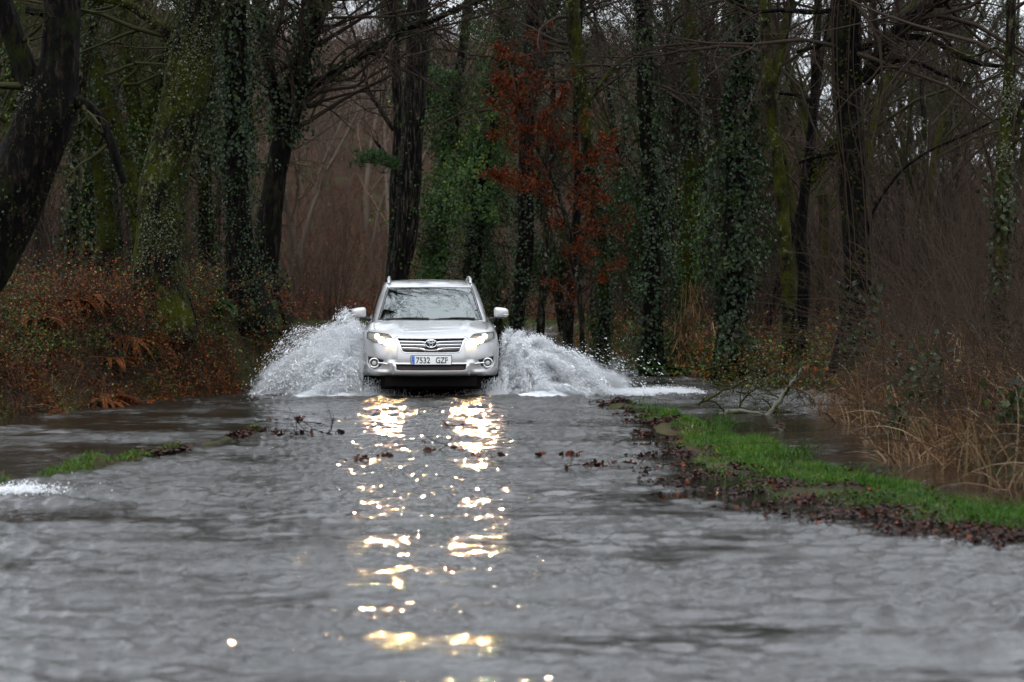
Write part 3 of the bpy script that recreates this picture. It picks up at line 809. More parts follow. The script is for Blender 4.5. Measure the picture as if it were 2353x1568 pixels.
mid = [
 # label, paths, Y, bark, ivy list, crown
 ('ivy_clad_tree', 'leaning trunk under a broad light green ivy curtain, right of the pines', [[(996, 800, 34), (1000, 640, 30), (1022, 440, 26), (1042, 250, 26), (1062, 120, 26), (1082, -30, 24)]], 52, 'bark_dark',
   [('ivy_light', [0], .2, 6.2, 330, 1.0, (.05, .085)), ('ivy', [0], .2, 6.5, 120, .5, (.05, .085))], 8),
 ('ivy_clad_tree', 'thick dark ivy clad trunk left of the red leaved tree', [[(1075, 820, 50), (1085, 640, 44), (1100, 480, 40), (1112, 350, 38), (1130, 220, 36), (1150, 100, 32), (1165, -30, 30)]], 47, 'bark_dark',
   [('ivy', [0], -.1, 3.4, 260, .55, (.045, .08)), ('ivy_light', [0], 2.6, 8.0, 260, .85, (.05, .08))], 8),
 ('ivy_clad_tree', 'dark trunk dressed in ivy standing behind the red leaves', [[(1180, 810, 44), (1190, 720, 38), (1208, 560, 42), (1206, 420, 40), (1212, 260, 38), (1222, 120, 40), (1228, -30, 40)], [(1212, 240, 28), (1250, 150, 24), (1262, 60, 22), (1290, -30, 20)]], 45.5, 'bark_dark',
   [('ivy', [0], 0, 3.4, 130, .22, BIG), ('ivy', [0, 1], 4.6, 8, 150, .45, BIG)], 7),
 ('slender_tree', 'thin grey stem with small crooked branches right of the red-leaf ivy trunk', [[(1240, 790, 22), (1250, 640, 20), (1258, 520, 20), (1266, 400, 18), (1272, 280, 15), (1268, 120, 12), (1270, -30, 10)], [(1258, 470, 14), (1232, 440, 12), (1210, 470, 10), (1196, 500, 8)]], 47, 'bark_grey',
   [('ivy', [0], 0, 1.2, 60, .12, SM)], 5),
 ('slender_tree', 'dark slender stem just left of the tall slanting lichen tree', [[(1305, 800, 24), (1312, 680, 24), (1320, 560, 22), (1328, 420, 20), (1322, 300, 16), (1330, 120, 13), (1340, -30, 12)]], 43, 'bark_dark',
   [('ivy', [0], 0, 1.0, 60, .15, SM)], 5),
 ('lichen_tree', 'tall slanting tree, grey lichen bark above and ivy sleeve below', [[(1380, 820, 42), (1388, 720, 36), (1384, 560, 34), (1362, 420, 34), (1345, 300, 32), (1330, 180, 34), (1318, 80, 36), (1312, -30, 34)], [(1340, 260, 20), (1380, 190, 14), (1440, 130, 12), (1500, 100, 9)]], 42, 'bark_lichen',
   [('ivy', [0], 0, 3.6, 330, .14, BIG), ('ivy', [0], 4.5, 7.5, 30, .3, BIG)], 8),
 ('ivy_clad_tree', 'dark column smothered in ivy in the middle of the right hand row', [[(1500, 865, 58), (1500, 760, 50), (1498, 600, 46), (1492, 440, 44), (1486, 300, 42), (1482, 150, 40), (1478, -30, 38)]], 38.5, 'bark_dark',
   [('ivy', [0], 0, 7.5, 230, .55, BIG)], 9),
 ('ivy_clad_tree', 'mossy trunk with lime green shrubby growth and dead stems round its foot', [[(1570, 862, 62), (1575, 780, 46), (1580, 620, 40), (1588, 460, 36), (1592, 320, 34), (1590, 160, 32), (1584, -30, 30)], [(1590, 420, 22), (1640, 350, 20), (1680, 290, 18), (1720, 210, 14)]], 39.5, 'bark_moss',
   [('ivy_light', [0], .6, 3.4, 110, .55, BIG), ('ivy', [0], 3.4, 7, 80, .35, BIG), ('moss_tuft', [0], 0, 2, 240, .06, (.03, .06))], 8),
 ('ivy_clad_tree', 'neat column of dense blue green ivy at the edge of the flood', [[(1672, 868, 66), (1678, 780, 54), (1686, 600, 50), (1690, 440, 52), (1692, 300, 52), (1704, 170, 46), (1712, -30, 40)]], 36, 'bark_dark',
   [('ivy', [0], -.1, 6.6, 330, .42, (.05, .085))], 8),
 ('lichen_tree', 'greyish lichen streaked trunk, left one of the slim pair by the big black trunk', [[(1822, 862, 42), (1818, 760, 36), (1808, 600, 36), (1798, 480, 34), (1782, 340, 32), (1768, 200, 32), (1760, 80, 30), (1756, -30, 28)], [(1775, 210, 24), (1800, 90, 24), (1822, -30, 22)]], 34.5, 'bark_lichen',
   [('ivy', [0], 0, .9, 90, .15, SM)], 9),
 ('slender_tree', 'dark bent trunk, right one of the slim pair by the big black trunk', [[(1836, 866, 34), (1842, 760, 30), (1848, 640, 32), (1840, 540, 28), (1852, 420, 26), (1866, 300, 24), (1874, 190, 22), (1880, -30, 18)], [(1852, 420, 22), (1905, 345, 26), (1950, 310, 24)], [(1866, 235, 14), (1835, 220, 10), (1790, 215, 8)]], 35, 'bark_dark',
   [('moss_tuft', [1], 2, 6, 260, .08, (.04, .07))], 8),
]
for i, (nm, lb, pp, Y, bk, iv, cr) in enumerate(mid):
    make_tree(nm, lb, pp, Y, bk, 60 + i, crown=cr, sides=16, crown_z=4.6 if i > 8 else 4.6, ivy=iv, step=.18, twigs=(6, 5, 3), droop=.25)

def vines(root, allp, g):
    P, Rr = allp[0]
    mb = MB()
    for s in (-1, 1, .4, -.6):
        for q in range(2):
            th = S + s * g.uniform(.9, 1.5)
            off = np.stack([np.cos(th + .5 * noise3(P[:, 2], 0, 0, 70 + q, .2, 1)), np.sin(th + 0 * P[:, 2]), 0 * P[:, 2]], -1)
            Q = P + off * (Rr[:, None] * (1.15 + .12 * noise3(P[:, 2], s, 0, 80 + q, .3, 1.5)[:, None]))
            mb.add(*tubes(Q, np.full(len(Q), .009), 4))
    i = g.integers(8, len(P) - 5, 34)
    P2, R2 = grow(P[i], np.stack([g.choice([-1, 1], 34), g.normal(0, .6, 34), g.normal(0, .4, 34)], -1), g.uniform(.5, 1.2, 34), np.full(34, .008), 8, .35, -.03, g, .4)
    mb.add(*tubes(P2, R2, 4))
    B, RB, _ = kids(P2, R2, 5, .2, 1, (.5, 1.3), g, .5, np.full(34, .8), .6, 5, .3, -.02, .4, .003)
    mb.add(*tubes(B, RB, 3))
    mb.build('vine', M['twig'], root)
make_tree('oak_tree', 'big nearly black upright trunk with climbing vines on the right', [
    [(1950, 930, 90), (1962, 820, 78), (1972, 700, 72), (1968, 560, 68), (1960, 430, 68), (1952, 300, 66), (1946, 150, 70), (1944, -30, 66)],
    [(1985, 190, 34), (2030, 110, 36), (2085, 50, 38), (2140, 8, 36), (2200, -20, 30)],
    [(1975, 112, 20), (2040, 92, 18), (2105, 85, 18), (2150, 95, 16), (2200, 128, 15), (2262, 148, 13), (2330, 155, 9)],
    [(1985, 185, 16), (2060, 140, 12), (2120, 150, 11), (2160, 170, 10), (2230, 195, 7)],
    [(1920, 24, 14), (1860, 28, 13), (1800, 24, 12), (1735, 28, 9)],
    [(1930, 82, 14), (1880, 105, 11), (1830, 120, 9)],
    [(1930, 350, 14), (1880, 358, 13), (1835, 375, 8)],
    [(1995, 540, 12), (2010, 480, 8), (2070, 395, 8), (2140, 345, 7), (2220, 310, 7), (2300, 270, 5)]], 32.0, 'bark_dark', 80, sides=30, crown=9, crown_z=4.6,
    ivy=[('ivy', [0], 0, 1.5, 90, .16, (.07, .12)), ('moss_tuft', [0, 1, 2, 4, 6], 1, 7, 60, .05, (.03, .05))], extra=vines, lump=.09, droop=.25)
make_tree('lichen_tree', 'slim forked tree with white lichen blotches at the right edge', [
    [(2278, 960, 44), (2290, 800, 42), (2296, 680, 38), (2300, 560, 38), (2306, 440, 42), (2312, 320, 36), (2318, 220, 32), (2322, 100, 28), (2326, -30, 26)],
    [(2312, 400, 26), (2330, 320, 20), (2350, 250, 22), (2400, 160, 20)],
    [(2316, 130, 10), (2290, 110, 8), (2235, 130, 7), (2180, 110, 5)]], 25.0, 'bark_lichen', 82, sides=18, crown=6, crown_z=3.8,
    ivy=[('ivy', [0], .4, 2.7, 85, .14, (.05, .085))], extra=lichen_tufts([(0, 2.9, .12, 260, S, .5), (0, 3.5, .15, 300, S, .5), (0, 2.45, .06, 120, S + .3, .3)]), step=.1)

# --- the tree that still carries red leaves
def red_tree():
    g = np.random.default_rng(90)
    Y = 41.0
    label = 'tree with red brown autumn leaves in flat sprays behind and right of the car'
    st = px_path([(1338, 812, 16), (1336, 720, 16), (1322, 600, 14), (1300, 500, 13), (1270, 410, 11), (1236, 345, 9), (1205, 280, 7), (1185, 180, 5), (1180, 60, 3)], Y)
    q = resample(st, .15); P, Rr = q[:, :3], q[:, 3]
    gh = float(ground_h(P[0, 0], P[0, 1]))
    root = empty('red_leaved_tree', (P[0, 0], P[0, 1], gh), label, 'tree')
    b_ = MB(); b_.add(*trunk_mesh(P, Rr, 10, 5, .08, .3, gh)); b_.build('trunk', M['bark_grey'], root)
    tw = MB(); lf = MB()
    sprays = [((1225, 330), (1120, 140), .9), ((1215, 300), (1250, 60), .5), ((1250, 370), (1310, 160), .8), ((1240, 350), (1200, 110), .9), ((1190, 230), (1150, 90), .9), ((1225, 320), (1290, 230), .8),
              ((1210, 290), (1180, 200), .8), ((1230, 340), (1110, 200), .5),
              ((1290, 480), (1118, 392), 1.3), ((1280, 440), (1140, 300), 1.0), ((1300, 500), (1410, 330), 1.2), ((1280, 430), (1420, 300), .9), ((1310, 540), (1200, 380), .9), ((1270, 400), (1350, 260), .5),
              ((1322, 600), (1450, 460), .8), ((1330, 680), (1440, 600), .5), ((1330, 700), (1290, 560), .35), ((1322, 620), (1400, 400), .7), ((1334, 720), (1260, 640), .3), ((1310, 540), (1470, 520), .35)]
    for (a, bb, dn) in sprays:
        A = at(*a, Y); Bp = at(*bb, Y + g.uniform(-1.3, 1.3))
        mid_ = (A + Bp) / 2 + np.array([0, 0, .12])
        c = resample(np.array([A, mid_, Bp]), .2)
        rr = np.linspace(.022, .006, len(c))
        tw.add(*tubes(c, rr, 4))
        ln = np.array([np.linalg.norm(Bp - A)])
        k = min(8, len(c)); ii = np.linspace(0, len(c) - 1, k).astype(int)
        K1, R1, L1 = kids(c[ii][None], rr[ii][None], int(9 * ln[0]), .12, 1, (.5, 1.1), g, .30, ln, .5, 6, .12, -.01, .3, .004)
        K1[:, :, 2] = K1[:, :1, 2] + (K1[:, :, 2] - K1[:, :1, 2]) * .45        # flattened sprays
        K2, R2, L2 = kids(K1, R1, 5, .15, 1, (.5, 1.1), g, .5, L1, .6, 4, .15, -.02, .4, .0025)
        K2[:, :, 2] = K2[:, :1, 2] + (K2[:, :, 2] - K2[:, :1, 2]) * .6
        tw.add(*tubes(K1, R1, 3)); tw.add(*tubes(K2, R2, 3))
        pts = K2.reshape(-1, 3); n = int(len(pts) * 1.25 * dn)
        C_ = pts[g.integers(0, len(pts), n)] + g.normal(0, .045, (n, 3)) + np.array([0, 0, -.02])
        Ax = unit(g.normal(size=(n, 3)) + np.array([0, 0, -.5])); Ls = g.uniform(.05, .10, n)
        v, f = leaves(C_, Ax, g.normal(size=(n, 3)) + np.array([0, 0, .8]), Ls, Ls * .55, g, .3)
        lf.add(v, f, 0, np.repeat(np.clip(g.normal(.45, .22, n), 0, 1), 4))
    tw.build('branches', M['twig'], root); lf.build('foliage', M['russet'], root)
red_tree()

# --- saplings and thin bare trees spread through the wood, each one a tree
protos = []
for i in range(7):
    g = np.random.default_rng(200 + i)
    H = [7.5, 9.0, 6.5, 8.5, 8.0, 9.0, 7.0][i]
    st, sr = grow(np.zeros((1, 3)), np.array([[g.normal(0, .12), g.normal(0, .1), 1]]), np.array([H]), np.array([[.09, .12, .06, .10, .09, .11, .07][i]]), 16, .05, .05, g, .2)
    root = empty('bare_tree', (0, 0, 0), 'x', 'tree')
    b_ = MB(); b_.add(*tubes(st, sr, 8)); tr = b_.build('trunk', M[['bark_grey', 'bark_moss', 'bark_dark', 'bark_grey', 'hill_bark', 'hill_bark', 'hill_bark'][i]], root)
    c = MB(); A, RA, LA = kids(st, sr, 15, .22, 1, (.5, 1.0), g, .38, np.array([H]), .5, 8, .12, .05, .25, .01)
    c.add(*tubes(A, RA, 4)); add_crown(c, A, RA, LA, g, 5, (5, 4, 0), rmin=.004)
    cr = c.build('crown', M[['twig', 'twig_moss', 'twig_red', 'twig', 'hill_twig', 'hill_twig', 'hill_bark'][i]], root)
    protos.append([root, tr, cr, False])

def put_bare(i, x, y, rz, sc, label, group):
    pr = protos[i]
    if not pr[3]:
        r_, t_, c_ = pr[:3]; pr[3] = True
    else:
        r_ = pr[0].copy(); COL.objects.link(r_)
        t_ = pr[1].copy(); COL.objects.link(t_); t_.parent = r_
        c_ = pr[2].copy(); COL.objects.link(c_); c_.parent = r_
    r_.location = (x, y, float(ground_h(x, y)) - .1)
    r_.rotation_euler = (0, 0, rz); r_.scale = (sc, sc, sc)
    r_['label'] = label; r_['group'] = group
g = np.random.default_rng(300)
# left wood behind the second row
for k in range(26):
    Y = g.uniform(46, 74); px = g.uniform(-120, 560)
    put_bare(k % 4, (px - CX) / FPX * Y, Y, g.uniform(0, 6.28), g.uniform(1.05, 1.45), 'slim bare tree in the dim wood behind the mossy trunks on the left', 'bare trees behind the left bank')
for k in range(44):
    Y = g.uniform(46, 74); px = g.uniform(1150, 2450)
    x = (px - CX) / FPX * Y
    if x < np.interp(Y, RY, RX) + .6: continue
    put_bare((k + 1) % 4, x, Y, g.uniform(0, 6.28), g.uniform(.95, 1.4), 'slim bare tree in the brown wood behind the trunks on the right', 'bare trees behind the right bank')
for k in range(84):
    Y = g.uniform(78, 112); px = g.uniform(-100, 2450)
    x = (px - CX) / FPX * Y
    put_bare(4 + k % 3, x, Y, g.uniform(0, 6.28), g.uniform(.9, 1.6), 'bare tree on the brown hillside beyond the far end of the flooded road', 'bare trees on the far hillside')

def far_tree(px, Y, H, label, seed, w=1.0, mat='far_leaf', cat='tree', z0=.30):
    """tall tree beyond the wood with loose hanging foliage masses"""
    g = np.random.default_rng(seed)
    X = (px - CX) / FPX * Y; gh = float(ground_h(X, Y))
    rt = empty('evergreen_tree', (X, Y, gh), label, cat, 'grey green trees beyond the wood on the right')
    P, Rr = grow(np.array([[X, Y, gh - .2]]), np.array([[g.normal(0, .08), 0, 1]]), np.array([H]), np.array([.16]), 16, .04, .05, g, .25)
    MB().add(*tubes(P, Rr, 10)).build('trunk', M['bark_grey'], rt)
    A, RA, LA = kids(P, Rr, 26, z0, 1, (.4, 1.1), g, .26 * w, np.array([H]), .5, 7, .12, .03, .3, .01)
    B, RB, LB = kids(A, RA, 7, .2, 1, (.4, 1.1), g, .5, LA, .5, 5, .2, -.05, .4, .006)
    MB().add(*tubes(A, RA, 4)).add(*tubes(B, RB, 3)).build('branches', M['twig'], rt)
    pts = B.reshape(-1, 3); n = 15000
    C = pts[g.integers(0, len(pts), n)] + g.normal(0, .16, (n, 3)) * [1, 1, 1.2] - [0, 0, .1]
    s_ = g.uniform(.08, .16, n); v, f = leaves(C, g.normal(0, .6, (n, 3)) - [0, 0, 1], g.normal(size=(n, 3)), s_, s_ * .35, g, .1)
    MB().add(v, f, 0, np.repeat(np.clip(g.normal(.5, .2, n), 0, 1), 4)).build('foliage', M[mat], rt)
M['far_leaf'] = leafy('far_leaf', [(0, (.03, .04, .022)), (.5, (.07, .085, .05)), (1, (.13, .14, .09))], .6, .3, .3)
M['dark_leaf'] = leafy('dark_leaf', [(0, (.012, .022, .010)), (.5, (.03, .05, .02)), (1, (.07, .09, .03))], .6, .3, .25)
for i, (px, Y, H, w, lb) in enumerate([(2065, 88, 11.5, 1.0, 'grey green evergreen right of the black trunk, far off'), (2150, 92, 13.0, 1.1, 'tallest grey green evergreen far off at the right'),
        (2235, 86, 11.0, 1.0, 'grey green evergreen next to the tallest one'), (2330, 90, 12.5, 1.1, 'far evergreen behind the lichen blotched tree at the right edge'),
        (2010, 95, 10.0, .9, 'low far evergreen just right of the black trunk'), (1820, 84, 12.0, 1.0, 'far evergreen seen between the slim pair and the black trunk'),
        (1640, 82, 12.5, 1.1, 'far evergreen glimpsed left of the blue green ivy column'), (1420, 80, 13, 1.1, 'far evergreen glimpsed behind the red leaved tree')]):
    far_tree(px, Y, H, lb, 700 + i, w)
for i, (px, Y, H, w, lb, z0) in enumerate([(1150, 60, 9.5, 1.0, 'dark bushy evergreen filling the gap behind the ivy curtain', .08), (1440, 58, 8.0, 1.0, 'dark bushy evergreen behind the slanting lichen tree', .08), (1545, 56, 8.5, 1.0, 'dark bushy evergreen between the two ivy columns', .08),
        (1770, 56, 7.0, .9, 'dark bushy evergreen low behind the slim pair', .08), (1300, 64, 9.5, 1.0, 'dark bushy evergreen behind the slender stems', .08)]):
    far_tree(px, Y, H, lb, 720 + i, w, 'dark_leaf', z0=z0)
# ---------------------------------------------------------------- undergrowth
def edge_pts(g, n, side, y0, y1, d0, d1, pw=1.0):
    """points on the ground at a distance d0..d1 behind the water's edge of a bank"""
    Y = g.uniform(y0, y1, n); d = d0 + (d1 - d0) * g.random(n) ** pw
    X = np.interp(Y, LY, LX) - d if side < 0 else np.interp(Y, RY, RX) + d
    return np.stack([X, Y, ground_h(X, Y)], -1)

def bramble(mb, tw, base, g, L=(.6, 1.6), leaf=(.03, .07), nl=14, tmat=0, up=.6, lean=(0, -.4, 0), r=.0045, vf=None, droop=-.16):
    n = len(base)
    D = g.normal(0, .7, (n, 3)) * np.array([1, 1, .3]) + np.array(lean) + np.array([0, 0, up])
    Ls = g.uniform(*L, n)
    P, Rr = grow(base, D, Ls, np.full(n, r) * g.uniform(.5, 1.3, n), 8, .12, droop, g, .35)
    tw.add(*tubes(P, Rr, 3), tmat)
    if nl:
        i = g.integers(1, 8, (n, nl)); a = np.arange(n)[:, None]
        C = P[a, i].reshape(-1, 3) + g.normal(0, .035, (n * nl, 3))
        hol = noise3(C[:, 0], C[:, 1], C[:, 2], 66, .5, 2.6)          # hollows where the leaves are missing
        C = C[g.random(len(C)) < np.clip(.75 + 1.6 * hol, .08, 1)]
        N = len(C)
        Nn = unit(g.normal(0, .6, (N, 3)) + np.array([0, -.25, .8])); s = g.uniform(*leaf, N)
        v, f = leaves(C, g.normal(size=(N, 3)) + np.array([0, 0, -.3]), Nn, s, s * .65, g, .25)
        var = g.random(N) * .55 + .25 if vf is None else vf(C, g)
        mb.add(v, f, 0, np.repeat(np.clip(var, 0, 1), 4))
    return P, Rr

def bank_var(C, g):
    # rust towards the left, green brambles in drifts, yellow green near the foot of the oaks
    k = noise3(C[:, 0], C[:, 1], C[:, 2] * 1.5, 61, .2, 1.3)
    v = np.where(k > .0, g.uniform(.45, .88, len(C)), g.uniform(0.0, .40, len(C)))
    v = np.where(g.random(len(C)) < .25, g.uniform(0, .8, len(C)), v)
    v = np.where(g.random(len(C)) < .05, g.uniform(.88, 1, len(C)), v)
    return v

g = np.random.default_rng(400)
lf, tw = MB(), MB()
b_ = edge_pts(g, 5200, -1, 24.5, 37.5, -.12, 1.7); bramble(lf, tw, b_, g, (.2, .6), (.022, .05), 10, vf=bank_var)
b_ = edge_pts(g, 1700, -1, 24.5, 38, .5, 3.0); bramble(lf, tw, b_, g, (.4, .95), (.022, .05), 10, vf=bank_var, up=.8)
b_ = edge_pts(g, 1200, -1, 36.5, 46, -.1, 2.5); bramble(lf, tw, b_, g, (.3, .7), (.04, .07), 9, vf=bank_var)
b_ = edge_pts(g, 700, -1, 28, 46, 2.2, 8); bramble(lf, tw, b_, g, (.5, 1.2), (.04, .08), 12, vf=bank_var, up=.9)
b_ = edge_pts(g, 1500, -1, 29.3, 36.5, .05, 1.1); bramble(lf, tw, b_, g, (.5, 1.15), (.022, .05), 12, vf=bank_var, up=1.3, lean=(.1, -.3, 0))
b_ = edge_pts(g, 900, -1, 25, 31, 1.0, 2.8); bramble(lf, tw, b_, g, (.6, 1.2), (.022, .05), 12, vf=bank_var, up=1.3, lean=(.1, -.2, 0))
N = 60000                                     # dead leaves and low ivy over the bank face
C = edge_pts(g, N, -1, 24.5, 37.5, -.2, 2.2); C[:, 2] += g.uniform(.0, .16, N)
hol = noise3(C[:, 0], C[:, 1], C[:, 2], 66, .5, 2.6); C = C[g.random(N) < np.clip(.6 + 1.6 * hol, .05, 1)]; N = len(C)
s_ = g.uniform(.02, .05, N)
v, f = leaves(C, g.normal(size=(N, 3)), unit(g.normal(0, .7, (N, 3)) + np.array([.2, -.5, .6])), s_, s_ * .7, g, .25)
lf.add(v, f, 0, np.repeat(np.clip(bank_var(C, g), 0, 1), 4))
tag(lf.build('undergrowth', M['brush']), 'tangle of rusty and green bramble leaves covering the left bank', 'undergrowth', kind='stuff')
tag(tw.build('bramble_stems', M['twig_red']), 'thin arching bramble stems tangled over the left bank', 'brambles', kind='stuff')
# dry grass strands in the left bank
g = np.random.default_rng(401)
n = 5200; S_ = edge_pts(g, n, -1, 24.5, 37, -.15, 1.6)
v, f, ix = blades(S_, g.normal(0, .7, (n, 3)) + np.array([.3, -.4, .9]), g.uniform(.15, .45, n), .006, g, .8, 5)
tag(MB().add(v, f, 0, np.repeat(g.random(n) * .8, 1)[ix]).build('dry_grass', M['straw']), 'dry grass strands hanging over the left bank', 'dry grass', kind='stuff')

def fern(name, label, cat, c, n, L, mat, g, up=.9, droop=-.25, group=None, leaf=.11, axis=None):
    """a crown of arching fronds with paired leaflets"""
    root = empty(name, c, label, cat, group)
    az = g.uniform(0, 6.283, n)
    D = np.stack([np.cos(az), np.sin(az), np.full(n, up)], -1) + (0 if axis is None else np.array(axis))
    Ls = g.uniform(.6, 1.1, n) * L; k = 14
    P, Rr = grow(np.repeat(np.array(c)[None], n, 0) + g.normal(0, .05, (n, 3)) * [1, 1, 0], D, Ls, np.full(n, .006), k, .04, droop, g, .3)
    MB().add(*tubes(P, Rr, 3)).build('stem', M[mat], root)
    T = unit(np.gradient(P, axis=1)); side = unit(np.cross(T, np.array([0, 0, 1.]) + g.normal(0, .15, (n, 1, 3)))); U = np.cross(side, T)
    mb = MB()
    for t in range(2, k):
        for q in (0, .33, .66):
            a = P[:, t - 1] * (1 - q) + P[:, t] * q
            w = leaf * (1 - (t + q - 2) / (k - 1)) ** .8 * 1.3 * min(1, (t + q) / 4) * Ls / L
            for sd in (-1, 1):
                Ax = unit(side[:, t] * sd + T[:, t] * .5 - np.array([0, 0, .25]) + g.normal(0, .12, (n, 3)))
                v, f = leaves(a + Ax * (w * .5)[:, None], Ax, U[:, t], w, w * .3 + .004, g, .1)
                mb.add(v, f, 0, np.repeat(np.clip(g.normal(.5, .2, n), 0, 1), 4))
    mb.build('fronds', M[mat], root)
    return root
g = np.random.default_rng(402)
def gpt(px, py, Y, lift=0):
    p = at(px, py, Y); p[2] = float(ground_h(p[0], p[1])) + lift; return p
for (px, Y, L, n, lb) in [(192, 28.5, .75, 22, 'arching mound of dead rust brown bracken, topmost on the left bank'), (262, 28.0, .5, 16, 'small pointed tuft of dead bracken left of the lichen oak'),
                          (300, 28.6, .85, 24, 'tall curled heap of dead bracken against the lichen oak'), (150, 28.2, .5, 14, 'narrow upright tuft of rusty bracken near the left edge'),
                          (70, 27.2, .6, 18, 'low mat of red brown bracken at the far left'), (235, 26.9, .7, 22, 'broad collapsed bracken clump in the middle of the left bank'), (400, 30.2, .6, 16, 'bracken clump at the foot of the lichen oak'),
                          (330, 27.7, .55, 16, 'bracken clump lower on the bank right of the middle'), (455, 30.6, .5, 14, 'faded bracken tuft before the ivy column')]:
    Y += 1.5; X = (px - CX) / FPX * Y
    c = np.array([X, Y, float(ground_h(X, Y)) + .04])
    fern('dead_bracken', lb, 'bracken', c, int(n * 1.8), L, 'bracken', g, 1.1, -.17, 'dead bracken on the left bank', .065)
for (px, py, Y, L, n, lb, ax) in [(632, 715, 35.0, .42, 22, 'green fern spray at the top right corner of the left bank', (.5, -.5, 0)), (645, 765, 35.2, .38, 20, 'green fern hanging off the right end of the left bank', (.7, -.4, 0)),
                            (618, 690, 35, .35, 14, 'small fern under the forked oak', (0, -.6, .2)), (655, 740, 35.4, .3, 14, 'fern tuft overhanging the spray', (.8, -.2, 0)), (520, 700, 32.2, .35, 12, 'little fern beside the ivy column foot', (0, -.6, .2))]:
    c = at(px - 8, py, Y)
    fern('fern', lb, 'fern', c, n, L, 'fern', g, .5, -.22, 'ferns at the end of the left bank', .09, ax)
for (px, Y, L, n, lb) in [(1490, 37.6, .42, 22, 'green fern at the water edge below the ivy columns'), (1545, 38, .32, 14, 'smaller green fern right of the big water edge fern')]:
    X = (px - CX) / FPX * Y
    fern('fern', lb, 'fern', (X, Y, .08), n, L, 'fern', g, .8, -.16, 'ferns at the foot of the right hand trees', .10)

# --- mossy end of the left bank, where it drops to the road
g = np.random.default_rng(403)
N = 12000; Y = g.uniform(33.4, 37.2, N); z = g.uniform(-.02, 1.25, N)
X = np.interp(Y, LY, LX) + .10 - .40 * z + g.normal(0, .05, N)
C = np.stack([X, Y, z], -1); s_ = g.uniform(.025, .06, N)
v, f = leaves(C, g.normal(size=(N, 3)) + np.array([0, 0, -.6]), unit(g.normal(0, .5, (N, 3)) + np.array([.6, -.6, .3])), s_, s_ * .6, g, .2)
tag(MB().add(v, f, 0, np.repeat(g.random(N), 4)).build('bank_moss', M['moss_tuft']), 'yellow green moss and small leaves on the steep end of the left bank', 'moss', kind='stuff')

# --- low growth under the right hand trees
g = np.random.default_rng(404)
lf, tw = MB(), MB()
b_ = edge_pts(g, 3000, 1, 31, 58, -.1, 1.6); bramble(lf, tw, b_, g, (.3, .9), (.04, .08), 10, vf=lambda C, g: .25 + g.random(len(C)) * .6, lean=(0, -.1, 0), up=1.0)
b_ = edge_pts(g, 2400, 1, 34, 72, .8, 9); bramble(lf, tw, b_, g, (.5, 1.5), (.04, .09), 8, vf=lambda C, g: g.random(len(C)) * .7, up=1.1)
N = 16000; C = edge_pts(g, N, 1, 30, 60, -.1, 4); C[:, 2] += g.uniform(0, .12, N); s_ = g.uniform(.04, .08, N)
v, f = leaves(C, g.normal(size=(N, 3)), unit(g.normal(0, .5, (N, 3)) + np.array([0, -.3, 1])), s_, s_ * .7, g, .25)
lf.add(v, f, 0, np.repeat(g.random(N) * .6, 4))
tag(lf.build('undergrowth', M['brush']), 'low leafy growth along the water under the right hand trees', 'undergrowth', kind='stuff')
tag(tw.build('undergrowth_stems', M['twig']), 'bare stems standing between the right hand trees', 'stems', kind='stuff')
# hanging dead stems at the mossy trunk
g = np.random.default_rng(405)
S0 = np.array([at(x, y, 38.6) for x, y in zip(g.normal(1585, 12, 40), g.uniform(640, 730, 40))])
Pp, Rr = grow(S0, g.normal(0, .12, (40, 3)) + np.array([0, -.05, -1]), g.uniform(.7, 1.3, 40), np.full(40, .007), 8, .1, 0, g, .5)
mb = MB().add(*tubes(Pp, Rr, 3), 0, .7)
v, f, ix = blades(Pp[:, 4].repeat(4, 0), g.normal(0, .3, (160, 3)) + np.array([0, 0, -1]), g.uniform(.15, .4, 160), .02, g, .5, 4); mb.add(v, f, 0, g.random(160)[ix])
r_ = empty('dead_climber', S0.mean(0), 'straw coloured dead stems hanging beside the mossy trunk at the water', 'climber'); mb.build('stems', M['straw'], r_)

# --- right bank: straw grass and thicket
g = np.random.default_rng(406)
n = 11000; S_ = edge_pts(g, n, 1, 14, 29, -.12, 2.6, 1.4)
cl = noise3(S_[:, 0], S_[:, 1], 0, 77, .3, 1.6); S_ = S_[cl > -.35]; n = len(S_)
inn = np.clip((S_[:, 0] - np.interp(S_[:, 1], RY, RX)) / 1.6, 0, 1)
v, f, ix = blades(S_, g.normal(0, .42, (n, 3)) + np.array([-.15, -.15, 1]), g.uniform(.25, .7, n) * (.75 + .55 * inn), g.uniform(.005, .011, n), g, .75, 6)
tag(MB().add(v, f, 0, np.clip(g.normal(.42, .25, n), 0, 1)[ix]).build('dry_grass', M['straw']), 'dry straw coloured grass on the right bank at the water', 'dry grass', kind='stuff')
lf, tw = MB(), MB()
b_ = edge_pts(g, 3600, 1, 14, 30, .3, 4.5, .8); bramble(lf, tw, b_, g, (1.0, 3.0), (.03, .06), 1, up=1.0, lean=(-.1, -.1, 0), droop=-.12, r=.005, vf=lambda C, g: g.random(len(C)) * .6)
P2, R2 = grow(edge_pts(g, 500, 1, 15, 27, 1.1, 3.6) + np.array([0, 0, .6]), g.normal(0, 1, (500, 3)), g.uniform(.5, 1.3, 500), np.full(500, .005), 8, .25, -.05, g, .4)
tw.add(*tubes(P2, R2, 3)); B, RB, _ = kids(P2, R2, 6, .1, 1, (.5, 1.3), g, .45, np.full(500, .8), .6, 4, .3, -.03, .4, .002); tw.add(*tubes(B, RB, 3))
n = 1700; S_ = edge_pts(g, n, 1, 14.5, 28.5, -.1, 1.9, 1.2); cl = noise3(S_[:, 0], S_[:, 1], 0, 78, .5, 2.2); S_ = S_[cl > .1]; n = len(S_)
